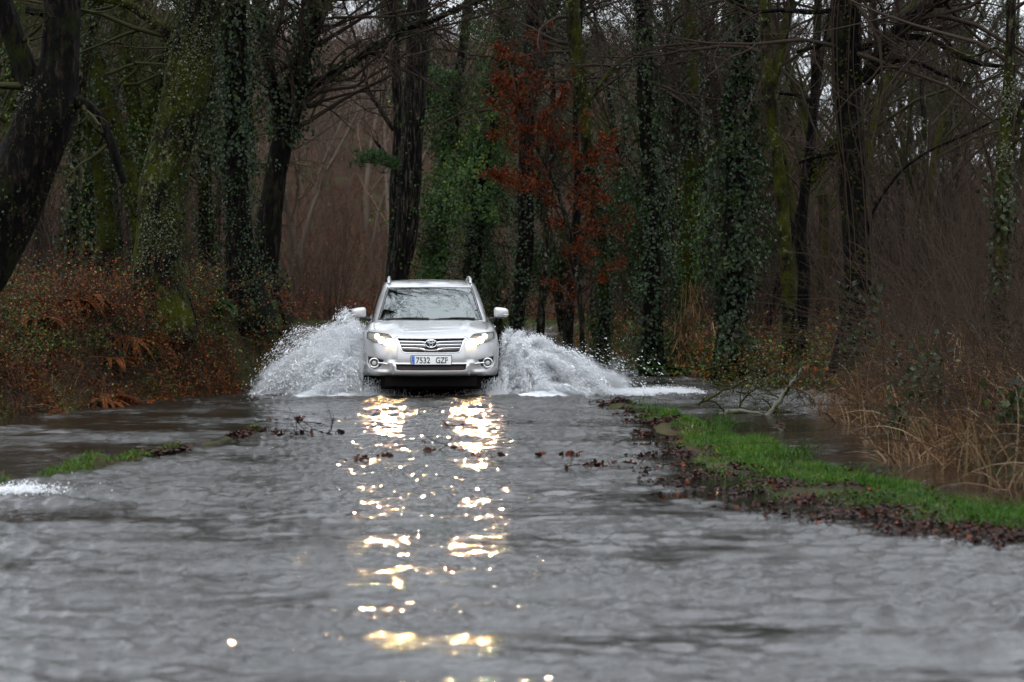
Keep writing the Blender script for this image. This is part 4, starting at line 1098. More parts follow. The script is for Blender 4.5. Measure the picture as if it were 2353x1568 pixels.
v, f, ix = blades(S_, g.normal(0, .4, (n, 3)) + np.array([-.2, -.15, 1]), g.uniform(.4, .95, n), g.uniform(.012, .022, n), g, .9, 7)
tag(MB().add(v, f, 0, g.random(n)[ix]).build('reeds', M['reed']), 'pale broad reed blades drooping in clumps on the right bank', 'reeds', kind='stuff')
tag(tw.build('thicket', M['twig_red']), 'dark thicket of thin tangled stems on the right bank', 'thicket', kind='stuff')
def ivy_patch(c, n, sp, label):
    C = np.array(c)[None] + g.normal(0, 1, (n, 3)) * np.array(sp)
    s_ = g.uniform(.05, .09, n)
    v, f = leaves(C, g.normal(size=(n, 3)) + np.array([0, 0, -.5]), unit(g.normal(0, .5, (n, 3)) + np.array([-.2, -.8, .4])), s_, s_ * .8, g, .2)
    rt = empty('ivy_clump', c, label, 'ivy')
    b = MB().add(v, f, 0, np.repeat(g.random(n), 4))
    b.build('foliage', M['ivy'], rt)
    S0 = C[:40]; P_, R_ = grow(S0 - np.array([0, 0, .2]), g.normal(0, .5, (len(S0), 3)) + np.array([0, 0, 1]), np.full(len(S0), .4), np.full(len(S0), .004), 5, .2, 0, g, .5)
    MB().add(*tubes(P_, R_, 3)).build('stem', M['twig'], rt)
ivy_patch(at(2120, 860, 22.6), 190, (.14, .25, .16), 'dark green ivy clump in the middle of the straw grass')
ivy_patch(at(2072, 965, 22.0), 60, (.06, .1, .07), 'small ivy sprig just above the water by the straw grass')
ivy_patch(at(2330, 925, 18.5), 70, (.07, .1, .09), 'ivy clump at the right edge over the dry grass')
ivy_patch(at(1960, 800, 31.4), 120, (.14, .1, .22), 'ivy leaves at the foot of the big black trunk')
# fan of thin upright wands
def wand_shrub(px, Y, n, L, label, seed):
    g = np.random.default_rng(seed)
    X = (px - CX) / FPX * Y; c = np.array([X, Y, float(ground_h(X, Y))])
    rt = empty('willow_shrub', c, label, 'shrub', 'fans of thin bare wands on the right')
    S0 = c[None] + g.normal(0, .22, (n, 3)) * [1, 1, 0]
    D = g.normal(0, .26, (n, 3)) + np.array([0, 0, 1]); Ls = g.uniform(.6, 1, n) * L
    P_, R_ = grow(S0, D, Ls, g.uniform(.006, .013, n), 10, .035, .0, g, .25)
    mb = MB().add(*tubes(P_, R_, 4))
    B, RB, _ = kids(P_, R_, 4, .3, 1, (.25, .6), g, .35, Ls, .5, 6, .08, .06, .3, .002); mb.add(*tubes(B, RB, 3))
    mb.build('stems', M['twig_red'], rt)
wand_shrub(2170, 33, 46, 4.2, 'tall fan of thin wands right of the big black trunk', 1)
wand_shrub(2060, 36, 34, 3.8, 'looser fan of wands close behind the black trunk', 2)
wand_shrub(2270, 31, 34, 3.6, 'fan of wands by the forked tree at the right edge', 3)
wand_shrub(1900, 38, 24, 3.2, 'fan of wands between the slim pair and the black trunk', 4)
wand_shrub(1740, 42, 26, 3.0, 'fan of wands behind the blue green ivy column', 5)
wand_shrub(760, 76.5, 40, 4.2, 'pale fan of wands at the far end of the water', 6)
wand_shrub(700, 78, 40, 4.6, 'wide fan of wands at the far end left of the car', 7)

# --- hillside thicket: one brown mass of twigs
g = np.random.default_rng(407)
n = 15000; Y = g.uniform(76, 142, n); px = g.uniform(-250, 2600, n); X = (px - CX) / FPX * Y
S_ = np.stack([X, Y, ground_h(X, Y) - .1], -1)
P_, R_ = grow(S_, g.normal(0, .45, (n, 3)) + np.array([0, 0, 1]), g.uniform(1.2, 4.2, n), g.uniform(.008, .02, n), 7, .14, .0, g, .35)
tw = MB().add(*tubes(P_, R_, 3))
B, RB, LB = kids(P_, R_, 7, .15, 1, (.35, .9), g, .4, np.full(n, 3.0), .6, 4, .15, .03, .4, .006); tw.add(*tubes(B, RB, 3))
tag(tw.build('hillside_thicket', M['hill_twig']), 'brown mass of bare twigs covering the far hillside', 'thicket', kind='stuff')
# russet bramble and dead leaves low on the hillside
n = 60000; Y = g.uniform(75.5, 96, n); px = g.uniform(-250, 2600, n); X = (px - CX) / FPX * Y
C = np.stack([X, Y, ground_h(X, Y) + g.uniform(0, 1.5, n) * (.5 + .5 * noise3(X, Y, 0, 88, .1, .5))], -1); s_ = g.uniform(.06, .13, n)
v, f = leaves(C, g.normal(size=(n, 3)), g.normal(size=(n, 3)) + np.array([0, -.3, .6]), s_, s_ * .6, g, .2)
tag(MB().add(v, f, 0, np.repeat(g.random(n) * .7, 4)).build('hillside_brush', M['hill_litter']), 'dull red bramble and dead leaves at the foot of the hillside', 'brush', kind='stuff')
# twiggy fill in the middle of both woods
n = 2600; Y = g.uniform(44, 74, n); sd = g.random(n) < .45
X = np.where(sd, np.interp(Y, LY, LX) - g.uniform(1.0, 16, n), np.interp(Y, RY, RX) + g.uniform(1.2, 16, n))
P_, R_ = grow(np.stack([X, Y, ground_h(X, Y)], -1), g.normal(0, .35, (n, 3)) + np.array([0, 0, 1]), g.uniform(1.2, 5, n), g.uniform(.006, .016, n), 8, .1, .0, g, .35)
tw = MB().add(*tubes(P_, R_, 3)); B, RB, LB = kids(P_, R_, 9, .15, 1, (.35, 1.0), g, .4, np.full(n, 3.0), .6, 5, .2, .0, .4, .004); tw.add(*tubes(B, RB, 3))
tag(tw.build('brushwood', M['twig']), 'fine brown brushwood filling the wood between the trunks', 'brushwood', kind='stuff')
# pale grass edge at the far end of the water
n = 5000; Y = g.uniform(74.6, 77, n); X = g.uniform(-12, 2, n)
v, f, ix = blades(np.stack([X, Y, ground_h(X, Y)], -1), g.normal(0, .3, (n, 3)) + np.array([0, 0, 1]), g.uniform(.05, .16, n), .014, g, .5, 3)
tag(MB().add(v, f, 0, g.random(n)[ix]).build('far_grass', M['grass']), 'strip of green grass along the far end of the flooded road', 'grass', kind='stuff')

# --- verge on the right: grass and wet leaf litter
g = np.random.default_rng(408)
n = 130000; Y = g.uniform(10, 28.3, n); u = g.beta(3.2, 1.6, n) * 1.1
va, vb = np.interp(Y, VY, VA), np.interp(Y, VY, VB); X = va + (vb - va) * u
k = noise3(X, Y, 0, 91, .7, 3.0) * 1.2 + 2.4 * (u - .42) - 1.1 * smooth(Y, 19, 26) + .9 * noise3(X, Y, 0, 99, .25, .8) * smooth(Y, 17, 21); ok = (k > -.45 + .6 * g.random(n)) & (g.random(n) < 1.15 - smooth(Y, 16, 28) * .5)
X, Y, u = X[ok], Y[ok], u[ok]; n = len(X)
tuft = np.clip(noise3(X, Y, 0, 92, .5, 2.0), -.3, 1)
v, f, ix = blades(np.stack([X, Y, ground_h(X, Y) - .01], -1), g.normal(0, .4, (n, 3)) + np.array([0, 0, 1]), g.uniform(.04, .13, n) * (.8 + 1.5 * np.clip(tuft, 0, 1)), g.uniform(.003, .0055, n), g, .7, 4)
vb_ = MB().add(v, f, 0, np.clip(g.normal(.5, .2, n) + .15 * tuft, 0, 1)[ix])
for (px, py, nn, L) in [(1655, 985, 130, .22), (1640, 1000, 90, .16), (1500, 950, 60, .17), (1830, 1050, 120, .18), (1470, 935, 40, .15), (1990, 1110, 60, .2)]:
    c = on_water(px, py, .03); S_ = c[None] + g.normal(0, 1, (nn, 3)) * [.10, .12, 0]
    v, f, ix = blades(S_, g.normal(0, .35, (nn, 3)) + np.array([0, 0, 1]), g.uniform(.6, 1.2, nn) * L, .005, g, .6, 5); vb_.add(v, f, 0, (g.random(nn) * .6)[ix])
tag(vb_.build('grass', M['grass']), 'bright green grass on the narrow verge right of the road', 'grass', kind='stuff')
n = 29000; Y = g.uniform(10, 29, n); u = np.where(g.random(n) < .82, g.beta(1.3, 3.4, n) * 1.15 - .14, g.random(n))
va, vb = np.interp(Y, VY, VA), np.interp(Y, VY, VB); X = va + (vb - va) * u
Z = np.maximum(ground_h(X, Y), -.004) + g.uniform(0, .022, n)
keep = (noise3(X, Y, 0, 95, .8, 3.5) > .05 - .45 * (Y < 19)) & ((ground_h(X, Y) > -.05) | (g.random(n) < .25)); X, Y, Z = X[keep], Y[keep], Z[keep]; n = len(X)
v, f = lobed(np.stack([X, Y, Z], -1), g.normal(size=(n, 3)) * [1, 1, .25], g.normal(0, .6, (n, 3)) + np.array([0, 0, 1]), g.uniform(.022, .055, n), g, .6)
tag(MB().add(v, f, 0, np.repeat(np.clip(g.beta(1.6, 3, n), 0, 1), 16)).build('leaf_litter', M['litter']), 'wet dark red oak leaves lying along the right verge', 'fallen leaves', kind='stuff')
# --- left remnants
n = 5200; Y = g.uniform(15.5, 23.8, n); ux = np.interp(Y, UY, UX); uw = np.interp(Y, UY, UW); X = ux + g.normal(0, .35, n) * uw
k = noise3(X * .3, Y, 0, 97, .4, 1.4); ok = (k > .1) & (ground_h(X, Y) > -.01); X, Y = X[ok], Y[ok]; n = len(X)
v, f, ix = blades(np.stack([X, Y, ground_h(X, Y)], -1), g.normal(0, .5, (n, 3)) + np.array([0, 0, 1]), g.uniform(.03, .1, n), .005, g, .7, 4)
tag(MB().add(v, f, 0, g.random(n)[ix]).build('grass', M['grass']), 'little strips of green grass left above water on the left verge', 'grass', kind='stuff')
n = 5200; Y = g.uniform(15.5, 24.0, n); ux = np.interp(Y, UY, UX); uw = np.interp(Y, UY, UW); X = ux + g.normal(.25, .5, n) * uw
ok = (noise3(X * .3, Y, 0, 98, .4, 1.6) > -.1) & (ground_h(X, Y) > -.05); X, Y = X[ok], Y[ok]; n = len(X)
v, f = lobed(np.stack([X, Y, np.maximum(ground_h(X, Y), 0) + g.uniform(0, .025, n)], -1), g.normal(size=(n, 3)) * [1, 1, .3], g.normal(0, .5, (n, 3)) + np.array([0, 0, 1]), g.uniform(.03, .07, n), g)
tag(MB().add(v, f, 0, np.repeat(g.beta(1.6, 3, n), 16)).build('leaf_litter', M['litter']), 'dark wet leaves heaped on the thin left verge', 'fallen leaves', kind='stuff')

# --- floating clumps of leaves and twigs, each a thing
g = np.random.default_rng(409)
def clump(px, py, nl, wx, tws, label, size=(.05, .09)):
    c = on_water(px, py, .005)
    rt = empty('leaf_clump', c, label, 'leaf clump', 'leaf clumps drifting on the flooded road')
    if nl:
        C = c[None] + g.normal(0, 1, (nl, 3)) * [wx, wx * .8, .008] + np.array([0, 0, .015])
        v, f = lobed(C, g.normal(size=(nl, 3)) * [1, 1, .6], g.normal(0, .8, (nl, 3)) + np.array([0, -.2, .8]), g.uniform(*size, nl), g, .5)
        MB().add(v, f, 0, np.repeat(g.beta(1.6, 2, nl), 16)).build('leaves', M['litter'], rt)
    if tws:
        S0 = c[None] + g.normal(0, 1, (tws, 3)) * [wx, wx, 0]
        P_, R_ = grow(S0, g.normal(0, 1, (tws, 3)) * [1, .6, .25] + np.array([0, 0, .15]), g.uniform(.2, .45, tws), np.full(tws, .005), 7, .25, -.02, g, .4)
        P_[:, :, 2] = np.maximum(P_[:, :, 2], -.005)
        mb = MB().add(*tubes(P_, R_, 4)); B, RB, _ = kids(P_, R_, 3, .2, 1, (.5, 1.2), g, .5, np.full(tws, .3), .6, 4, .25, .03, .4, .002)
        mb.add(*tubes(B, RB, 3)).build('twigs', M['bark_dark'], rt)
for a in [(652, 968, 12, .14, 2, 'leaf and twig raft farthest left beyond the left verge tip'), (692, 964, 5, .08, 1, 'few dark leaves just right of the leftmost raft'),
          (725, 998, 9, .10, 4, 'spiky twig clump with black leaves left of the reflections'), (765, 997, 5, .08, 2, 'leaves on twigs at the right of the spiky twig clump'),
          (645, 998, 10, .10, 2, 'leaf clump at the tip of the left verge'), (792, 970, 3, .03, 0, 'single pair of red leaves left of the left reflection'), (735, 975, 1, .02, 2, 'short bare stick floating above the spiky clump'),
          (985, 1020, 4, .05, 0, 'leaves afloat just left of the right reflection'), (1042, 979, 4, .05, 1, 'leaf with stalk in the right reflection'), (822, 1056, 8, .05, 1, 'dark leaf heap on the left edge of the left reflection'),
          (882, 1050, 8, .06, 0, 'leaf heap inside the left reflection'), (850, 1075, 2, .025, 0, 'two leaves nearest below the left reflection'), (997, 1040, 7, .06, 1, 'leaf clump midway between both reflections'),
          (1052, 1034, 4, .04, 2, 'leaves holding a tiny upright twig by the right reflection'), (1098, 1050, 6, .035, 0, 'left one of two leaf heaps under the right reflection'), (1134, 1050, 6, .035, 0, 'right one of two leaf heaps under the right reflection'),
          (1312, 1047, 11, .08, 1, 'leaf clump right of the reflections with a thin stalk'), (1385, 1028, 3, .03, 2, 'dark twig with curled leaf near the right verge'), (1335, 1077, 9, .10, 1, 'left part of the leaf raft by the right verge'),
          (1385, 1073, 16, .09, 1, 'thick dark leaf raft beside the right verge'), (1450, 1068, 8, .10, 0, 'reddish leaves between the raft and the right verge'),
          (987, 915, 3, .02, 3, 'small mossy twig sticking up in front of the plate'), (1032, 916, 5, .03, 3, 'twig with red leaves sticking up before the bumper'),
          (1240, 972, 0, .06, 5, 'thin bare twig standing in the water right of the reflections'), (1478, 925, 3, .03, 1, 'red leaf on a stalk at the far tip of the right verge'), (1800, 978, 4, .05, 0, 'rust leaf floating by the fallen branch'),
          (1380, 925, 14, .16, 3, 'leaf and twig drift at the far left tip of the right verge')]:
    clump(*a)

# --- fallen mossy branch at the right verge
g = np.random.default_rng(410)
c = on_water(1760, 960)
rt = empty('fallen_branch', c, 'fallen lichen covered branch lying in the water under the black trunk', 'branch')
mb = MB(); lc = []; pale = MB()
mains = [([(1763, 962), (1775, 940), (1800, 908), (1822, 880), (1838, 850)], 26.6, .036), ([(1620, 850), (1680, 838), (1730, 845), (1790, 868), (1838, 872)], 28, .018),
         ([(1600, 930), (1650, 905), (1700, 880), (1760, 862), (1790, 850)], 27.4, .016), ([(1650, 955), (1690, 945), (1740, 950), (1765, 960)], 26.8, .03), ([(1640, 880), (1690, 900), (1740, 915)], 27, .012),
         ([(1690, 950), (1720, 905), (1760, 880), (1800, 868)], 27, .014), ([(1838, 850), (1832, 885), (1840, 920)], 27, .012), ([(1660, 870), (1700, 850), (1740, 800), (1700, 815)], 27.5, .01)]
for pts, Yd, r0 in mains:
    q = resample(np.array([at(x, y, Yd) for x, y in pts]), .08); q += g.normal(0, .008, q.shape)
    rr = np.linspace(r0, r0 * .45, len(q)); (pale if r0 > .025 else mb).add(*tubes(q, rr, 7)); lc.append(q)
    k = min(10, len(q)); ii = np.linspace(0, len(q) - 1, k).astype(int)
    A, RA, LA = kids(q[ii][None], rr[ii][None], 9, .05, 1, (.5, 1.3), g, .5, np.array([.9]), .5, 7, .25, -.02, .3, .003); mb.add(*tubes(A, RA, 4))
    B, RB, LB = kids(A, RA, 3, .1, 1, (.4, 1.2), g, .6, LA, .6, 5, .25, -.02, .4, .002); mb.add(*tubes(B, RB, 3)); lc.append(A.reshape(-1, 3))
mb.build('branches', M['bark_moss'], rt); pale.build('limb', M['branch_pale'], rt)
q = np.concatenate(lc); n = 900; C = q[g.integers(0, len(q), n)] + g.normal(0, .02, (n, 3)) * (1 + (noise3(*q[g.integers(0, len(q), n)].T, 3, 1, 4) > .2))[:, None]
s_ = g.uniform(.012, .03, n); v, f = leaves(C, g.normal(size=(n, 3)), g.normal(size=(n, 3)), s_, s_, g, .3)
MB().add(v, f, 0, np.repeat(g.random(n), 4)).build('lichen', M['lichen_tuft'], rt)
# ---------------------------------------------------------------- the car
ROAD_Z = -0.08
car = empty('car', (CARX, CARY, ROAD_Z), 'silver five door off road car with lit headlights driving through the flood', 'car')
car.rotation_euler = (0, 0, math.atan2(-CARX, CARY) + R(.6))

def car_paint():
    m, nt, b = new_mat('silver_paint')
    L = nt.links.new
    b.inputs['Base Color'].default_value = (.44, .435, .43, 1)
    b.inputs['Metallic'].default_value = .55; b.inputs['Roughness'].default_value = .33
    b.inputs['Coat Weight'].default_value = 1; b.inputs['Coat Roughness'].default_value = .04
    tc = N_(nt, 'ShaderNodeTexCoord')
    nz = N_(nt, 'ShaderNodeTexNoise'); nz.inputs['Scale'].default_value = 260; nz.inputs['Detail'].default_value = 2   # water drops
    L(tc.outputs['Object'], nz.inputs['Vector'])
    rp = ramp(nt, [(.60, (0, 0, 0)), (.66, (1, 1, 1))]); L(nz.outputs['Fac'], rp.inputs[0])
    bp = N_(nt, 'ShaderNodeBump'); bp.inputs['Strength'].default_value = .25; bp.inputs['Distance'].default_value = .002
    L(rp.outputs[0], bp.inputs['Height']); L(bp.outputs[0], b.inputs['Coat Normal'])
    # road dirt along the sills and bumper edge
    sp = N_(nt, 'ShaderNodeSeparateXYZ'); L(tc.outputs['Object'], sp.inputs[0])
    n2 = N_(nt, 'ShaderNodeTexNoise'); n2.inputs['Scale'].default_value = 5; n2.inputs['Detail'].default_value = 6; L(tc.outputs['Object'], n2.inputs['Vector'])
    a = N_(nt, 'ShaderNodeMath', operation='MULTIPLY_ADD'); a.inputs[1].default_value = .35; L(n2.outputs['Fac'], a.inputs[0]); L(sp.outputs['Z'], a.inputs[2])
    mr = N_(nt, 'ShaderNodeMapRange'); mr.inputs['From Min'].default_value = .75; mr.inputs['From Max'].default_value = .48; mr.inputs['To Max'].default_value = .35
    L(a.outputs[0], mr.inputs['Value'])
    mx = N_(nt, 'ShaderNodeMix', data_type='RGBA'); mx.inputs['A'].default_value = (.44, .435, .43, 1); mx.inputs['B'].default_value = (.22, .18, .14, 1)
    L(mr.outputs[0], mx.inputs['Factor']); L(mx.outputs['Result'], b.inputs['Base Color'])
    return m
M['paint'] = car_paint()
M['chrome'] = plain('chrome', (.82, .83, .84), .12, 1.0)
M['satin'] = plain('satin_silver', (.62, .62, .62), .3, .9)
M['black'] = plain('black_plastic', (.012, .011, .011), .5)
M['gap'] = plain('shut_gap', (.02, .02, .02), .7, spec=.2)
M['rubber'] = plain('rubber', (.015, .015, .016), .6, spec=.3)
M['under'] = plain('underbody', (.006, .005, .005), .9, spec=.05)
M['grille_mesh'] = plain('grille_dark', (.030, .016, .011), .5)
M['reflector'] = plain('reflector', (.75, .74, .70), .18, 1.0)
M['lamp_low'] = plain('lamp_low', (1, .9, .7), .3, emit=((1.0, .62, .27), 520))
M['lamp_side'] = plain('lamp_side', (1, .9, .7), .3, emit=((1.0, .66, .36), 14))
M['plate_white'] = plain('plate_white', (.72, .72, .70), .4)
M['plate_blue'] = plain('plate_blue', (.02, .12, .45), .4)
M['plate_black'] = plain('plate_black', (.015, .015, .018), .4)
M['seat'] = plain('seat_cloth', (.03, .03, .032), .9)
M['amber'] = plain('indicator_lens', (.42, .41, .39), .2)
def glass_mat(name, tint, refl):
    m, nt, b = new_mat(name); L = nt.links.new
    nt.nodes.remove(b)
    out = [n for n in nt.nodes if n.type == 'OUTPUT_MATERIAL'][0]
    tr = N_(nt, 'ShaderNodeBsdfTransparent'); tr.inputs[0].default_value = (*tint, 1)
    gl = N_(nt, 'ShaderNodeBsdfGlossy'); gl.inputs['Roughness'].default_value = .015; gl.inputs['Color'].default_value = (.93, 1, .98, 1)
    fr = N_(nt, 'ShaderNodeFresnel'); fr.inputs['IOR'].default_value = refl
    ms = N_(nt, 'ShaderNodeMixShader'); L(fr.outputs[0], ms.inputs[0]); L(tr.outputs[0], ms.inputs[1]); L(gl.outputs[0], ms.inputs[2]); L(ms.outputs[0], out.inputs['Surface'])
    return m
M['windshield'] = glass_mat('windshield_glass', (.22, .25, .24), 2.3)
M['side_glass'] = glass_mat('side_glass', (.10, .11, .11), 1.6)
M['lens'] = glass_mat('lamp_lens', (.92, .92, .90), 1.35)
_nt = M['lens'].node_tree; _o = _nt.nodes['Material Output']; _m = _o.inputs['Surface'].links[0].from_node     # translucent share added to the lens to imitate the warm glow round the lamp
_t = N_(_nt, 'ShaderNodeBsdfTranslucent'); _t.inputs[0].default_value = (.8, .78, .72, 1); _x = N_(_nt, 'ShaderNodeMixShader'); _x.inputs[0].default_value = .22
_nt.links.new(_m.outputs[0], _x.inputs[1]); _nt.links.new(_t.outputs[0], _x.inputs[2]); _nt.links.new(_x.outputs[0], _o.inputs['Surface'])

XC = [0, .22, .44, .62, .76, .86]
PY = [0, .008, .035, .085, .18, .36]
rowsF = [(.37, .10, .965), (.385, .03, .985), (.43, .0, 1), (.50, .012, 1), (.60, .0, 1), (.70, .018, 1), (.79, .04, .995)]
verts, quads, vid = [], [], {}
def V_(x, y, z):
    key = (round(x, 4), round(y, 4), round(z, 4))
    if key not in vid: vid[key] = len(verts); verts.append(key)
    return vid[key]
Fg = []
for z, dy, xs_ in rowsF:
    Fg.append([V_(XC[c] * xs_, PY[c] + dy, z + (.02 * (c / 5) ** 2 if z > .6 else 0) - (.0 if c < 5 else 0)) for c in range(6)])
r7 = [(0, .085, .882), (.22, .09, .886), (.44, .115, .895), (.62, .165, .925), (.75, .27, .943), (.835, .44, .952)]
Fg.append([V_(*p) for p in r7])
SY = [.62, .88, 1.12, 1.34, 1.8, 2.4, 3.0, 3.5, 3.95, 4.25]
SX = [.893, .905, .90, .895, .893, .893, .895, .905, .895, .855]
ST = [.985, 1.01, 1.03, 1.05, 1.065, 1.085, 1.105, 1.12, 1.135, 1.14]      # shoulder height
TX = [.862, .868, .865, .86, .862, .862, .862, .865, .85, .80]
zr = [.34, .37, .43, .53, .63, .74, .86]
dx = [-.06, -.02, 0, .0, .0, 0, -.004]
side_cols = []
for i in range(len(SY)):
    col = [V_(SX[i] + dx[r], SY[i], zr[r] + .012 * i * (r > 3)) for r in range(7)]
    col.append(V_(TX[i], SY[i], ST[i])); side_cols.append(col)
# rear
for (x, y) in [(.72, 4.42), (.44, 4.46), (.22, 4.47), (0, 4.475)]:
    side_cols.append([V_(x + dx[r] * .5, y - (.06 if r == 0 else 0), zr[r] + .10) for r in range(7)] + [V_(x, y - .05, 1.13)])
for r in range(7):
    for c in range(5):
        quads.append((Fg[r][c], Fg[r][c + 1], Fg[r + 1][c + 1], Fg[r + 1][c]))
prev = [Fg[r][5] for r in range(8)]
for col in side_cols:
    for r in range(7): quads.append((prev[r], col[r], col[r + 1], prev[r + 1]))
    prev = col
Hd = [[(0, .26, .952), (.22, .265, .953), (.44, .29, .962), (.62, .35, .985), (.76, .46, .992)],
      [(0, .48, 1.005), (.22, .485, 1.005), (.44, .50, 1.016), (.62, .56, 1.026), (.765, .68, 1.020)],
      [(0, .72, 1.052), (.22, .725, 1.052), (.44, .74, 1.062), (.62, .80, 1.062), (.77, .92, 1.045)],
      [(0, .95, 1.095), (.22, .955, 1.095), (.43, .97, 1.098), (.60, 1.02, 1.092), (.745, 1.13, 1.072)],
      [(0, 1.10, 1.09), (.22, 1.105, 1.09), (.42, 1.12, 1.088), (.59, 1.17, 1.08), (.72, 1.28, 1.06)]]
prev = Fg[7]
for k in range(5):
    row = [V_(*p) for p in Hd[k]]
    if k < 4: row.append(side_cols[k][7])
    else: row.append(V_(.80, 1.42, 1.045))
    for c in range(5): quads.append((prev[c], prev[c + 1], row[c + 1], row[c]))
    prev = row
# ledge under the side windows
a = side_cols[3][7]; b_id = prev[5]
for i in range(4, len(side_cols)):
    t = side_cols[i][7]; x, y, z = verts[t]
    nb_ = V_(max(x - .07, 0), y - (.0 if i < 10 else .09), z - .002)
    quads.append((a, t, nb_, b_id)); a, b_id = t, nb_

def mirror_subdiv(verts, quads, lv, name):
    vs = list(verts); fs = [tuple(q) for q in quads]; mp = {}
    for i, (x, y, z) in enumerate(verts):
        if abs(x) < 1e-6: mp[i] = i
        else: mp[i] = len(vs); vs.append((-x, y, z))
    fs += [tuple(mp[i] for i in q[::-1]) for q in quads]
    fs = [f for f in fs if len(set(f)) >= 3]
    fs = [tuple(dict.fromkeys(f)) for f in fs]
    me = bpy.data.meshes.new(name); me.from_pydata(vs, [], fs); me.update()
    o = bpy.data.objects.new(name, me); COL.objects.link(o)
    md = o.modifiers.new('s', 'SUBSURF'); md.levels = lv; md.render_levels = lv
    dg = bpy.context.evaluated_depsgraph_get()
    ev = o.evaluated_get(dg).to_mesh()
    V = np.zeros(len(ev.vertices) * 3, np.float32); ev.vertices.foreach_get('co', V)
    F = np.zeros(len(ev.polygons) * 4, np.int32); ev.loops.foreach_get('vertex_index', F)
    N = np.zeros(len(ev.polygons) * 3, np.float32); ev.polygons.foreach_get('normal', N)
    o.evaluated_get(dg).to_mesh_clear(); bpy.data.objects.remove(o, do_unlink=True)
    return V.reshape(-1, 3).astype(float), F.reshape(-1, 4), N.reshape(-1, 3)

def sdpoly(px, py, poly):
    """signed distance to a polygon, negative inside"""
    poly = np.asarray(poly, float); d = np.full(px.shape, 1e9); s = np.zeros(px.shape, bool)
    n = len(poly)
    for i in range(n):
        a, b = poly[i], poly[(i + 1) % n]; e = b - a
        t = np.clip(((px - a[0]) * e[0] + (py - a[1]) * e[1]) / max(e @ e, 1e-12), 0, 1)
        d = np.minimum(d, np.hypot(px - a[0] - t * e[0], py - a[1] - t * e[1]))
        c = ((a[1] > py) != (b[1] > py)) & (px < (b[0] - a[0]) * (py - a[1]) / (b[1] - a[1] + 1e-12) + a[0])
        s ^= c
    return np.where(s, -d, d)

GRILLE = [(-.5, .862), (.432, .862), (.425, .845), (.362, .692), (.30, .684), (-.5, .682)]
INTAKE = [(-.5, .533), (.462, .533), (.452, .50), (.448, .462), (.41, .453), (-.5, .452)]
FOGR = [(.60, .588), (.70, .612), (.832, .642), (.838, .54), (.80, .475), (.72, .452), (.655, .485)]
LAMP = [(.502, .752), (.486, .80), (.505, .862), (.525, .892), (.555, .918), (.62, .930), (.72, .940), (.815, .948), (.835, .935), (.838, .862), (.80, .848), (.66, .800), (.56, .768)]

V0, F0, N0 = mirror_subdiv(verts, quads, 5, 'body_cage')
ax = np.abs(V0[:, 0]); yy = V0[:, 1]; zz = V0[:, 2]
front = (yy < .75)
body_bvh = BVHTree.FromPolygons([tuple(v) for v in V0], [tuple(f) for f in F0])
def on_body(x, z, off=0.0, y0=-1.0):
    h = body_bvh.ray_cast(Vector((x, y0, z)), Vector((0, 1, 0)))
    return (h[0].y - off) if h[0] is not None else .4
V1 = V0.copy()
# bumper relief
V1[:, 1] += np.where(front, .022 * smooth(ax, .42, .52) * smooth(zz, .54, .60) * (1 - smooth(zz, .80, .86)), 0)
V1[:, 1] -= np.where(front, .028 * (1 - smooth(ax, .475, .515)) * (1 - smooth(zz, .50, .56)), 0)
V1[:, 1] += np.where(front, .020 * smooth(zz, .42, .47) * (1 - smooth(zz, .55, .60)) * smooth(ax, .52, .60) * (1 - smooth(ax, .80, .86)), 0)
# hood relief: flat middle, raised shoulders
hd = (yy > .12) & (yy < 1.1) & (zz > .9)
V1[:, 2] += np.where(hd, .014 * np.exp(-((ax - .50) / .07) ** 2) * smooth(yy, .14, .45) * (1 - smooth(yy, .85, 1.05)) - .010 * (1 - smooth(ax, .36, .43)) * smooth(yy, .25, .5) * (1 - smooth(yy, .8, 1.0)), 0)
dG = sdpoly(ax, zz, GRILLE); dI = sdpoly(ax, zz, INTAKE); dF = sdpoly(ax, zz, FOGR); dL = sdpoly(ax, zz, LAMP)
near = front & (yy < .62)
V1[:, 1] += np.where(near, .055 * smooth(-dG, -.002, .010) + .07 * smooth(-dI, -.002, .010) + .045 * smooth(-dF, -.004, .03) + .06 * smooth(-dL, -.002, .012), 0)
# wheel arches: lip
for wy in (.90, 3.56):
    rr = np.hypot(yy - wy, zz - .36)
    V1[:, 0] += np.sign(V1[:, 0]) * np.where((ax > .8) & (rr < .5), .014 * np.exp(-((rr - .41) / .03) ** 2), 0)
cen = V0[F0].mean(1); cax = np.abs(cen[:, 0]); cy, cz = cen[:, 1], cen[:, 2]
fn = N0
cG = sdpoly(cax, cz, GRILLE); cI = sdpoly(cax, cz, INTAKE); cF = sdpoly(cax, cz, FOGR); cL = sdpoly(cax, cz, LAMP)
isf = cy < .62
arch = ((np.hypot(cy - .90, cz - .36) < .385) | (np.hypot(cy - 3.56, cz - .36) < .385)) & (cax > .70) & (cy > .3)
lamp_f = isf & (cL < 0); dark_f = isf & ((cG < .0) | (cI < 0.0) | ((cF < -.012) & (cz > .50 + .0 * cax)))
hoodpoly = [(-.5, .10), (.44, .12), (.49, .16), (.60, .30), (.735, .42), (.745, .60), (.75, .80), (.735, .99), (.60, 1.03), (-.5, .965)]
hood_f = (sdpoly(cax, cy, hoodpoly) < 0) & (cz > .885) & (fn[:, 2] > .35)
bump_f = (cy < .60) & ~hood_f & (cz < .86 - .0 * cax) & ~((cax > .80) & (cy > .55)) & ~lamp_f & ~dark_f
def sub(mask, V, F=None):
    f = (F0 if F is None else F)[mask]; u, inv = np.unique(f, return_inverse=True)
    return V[u], inv.reshape(f.shape)
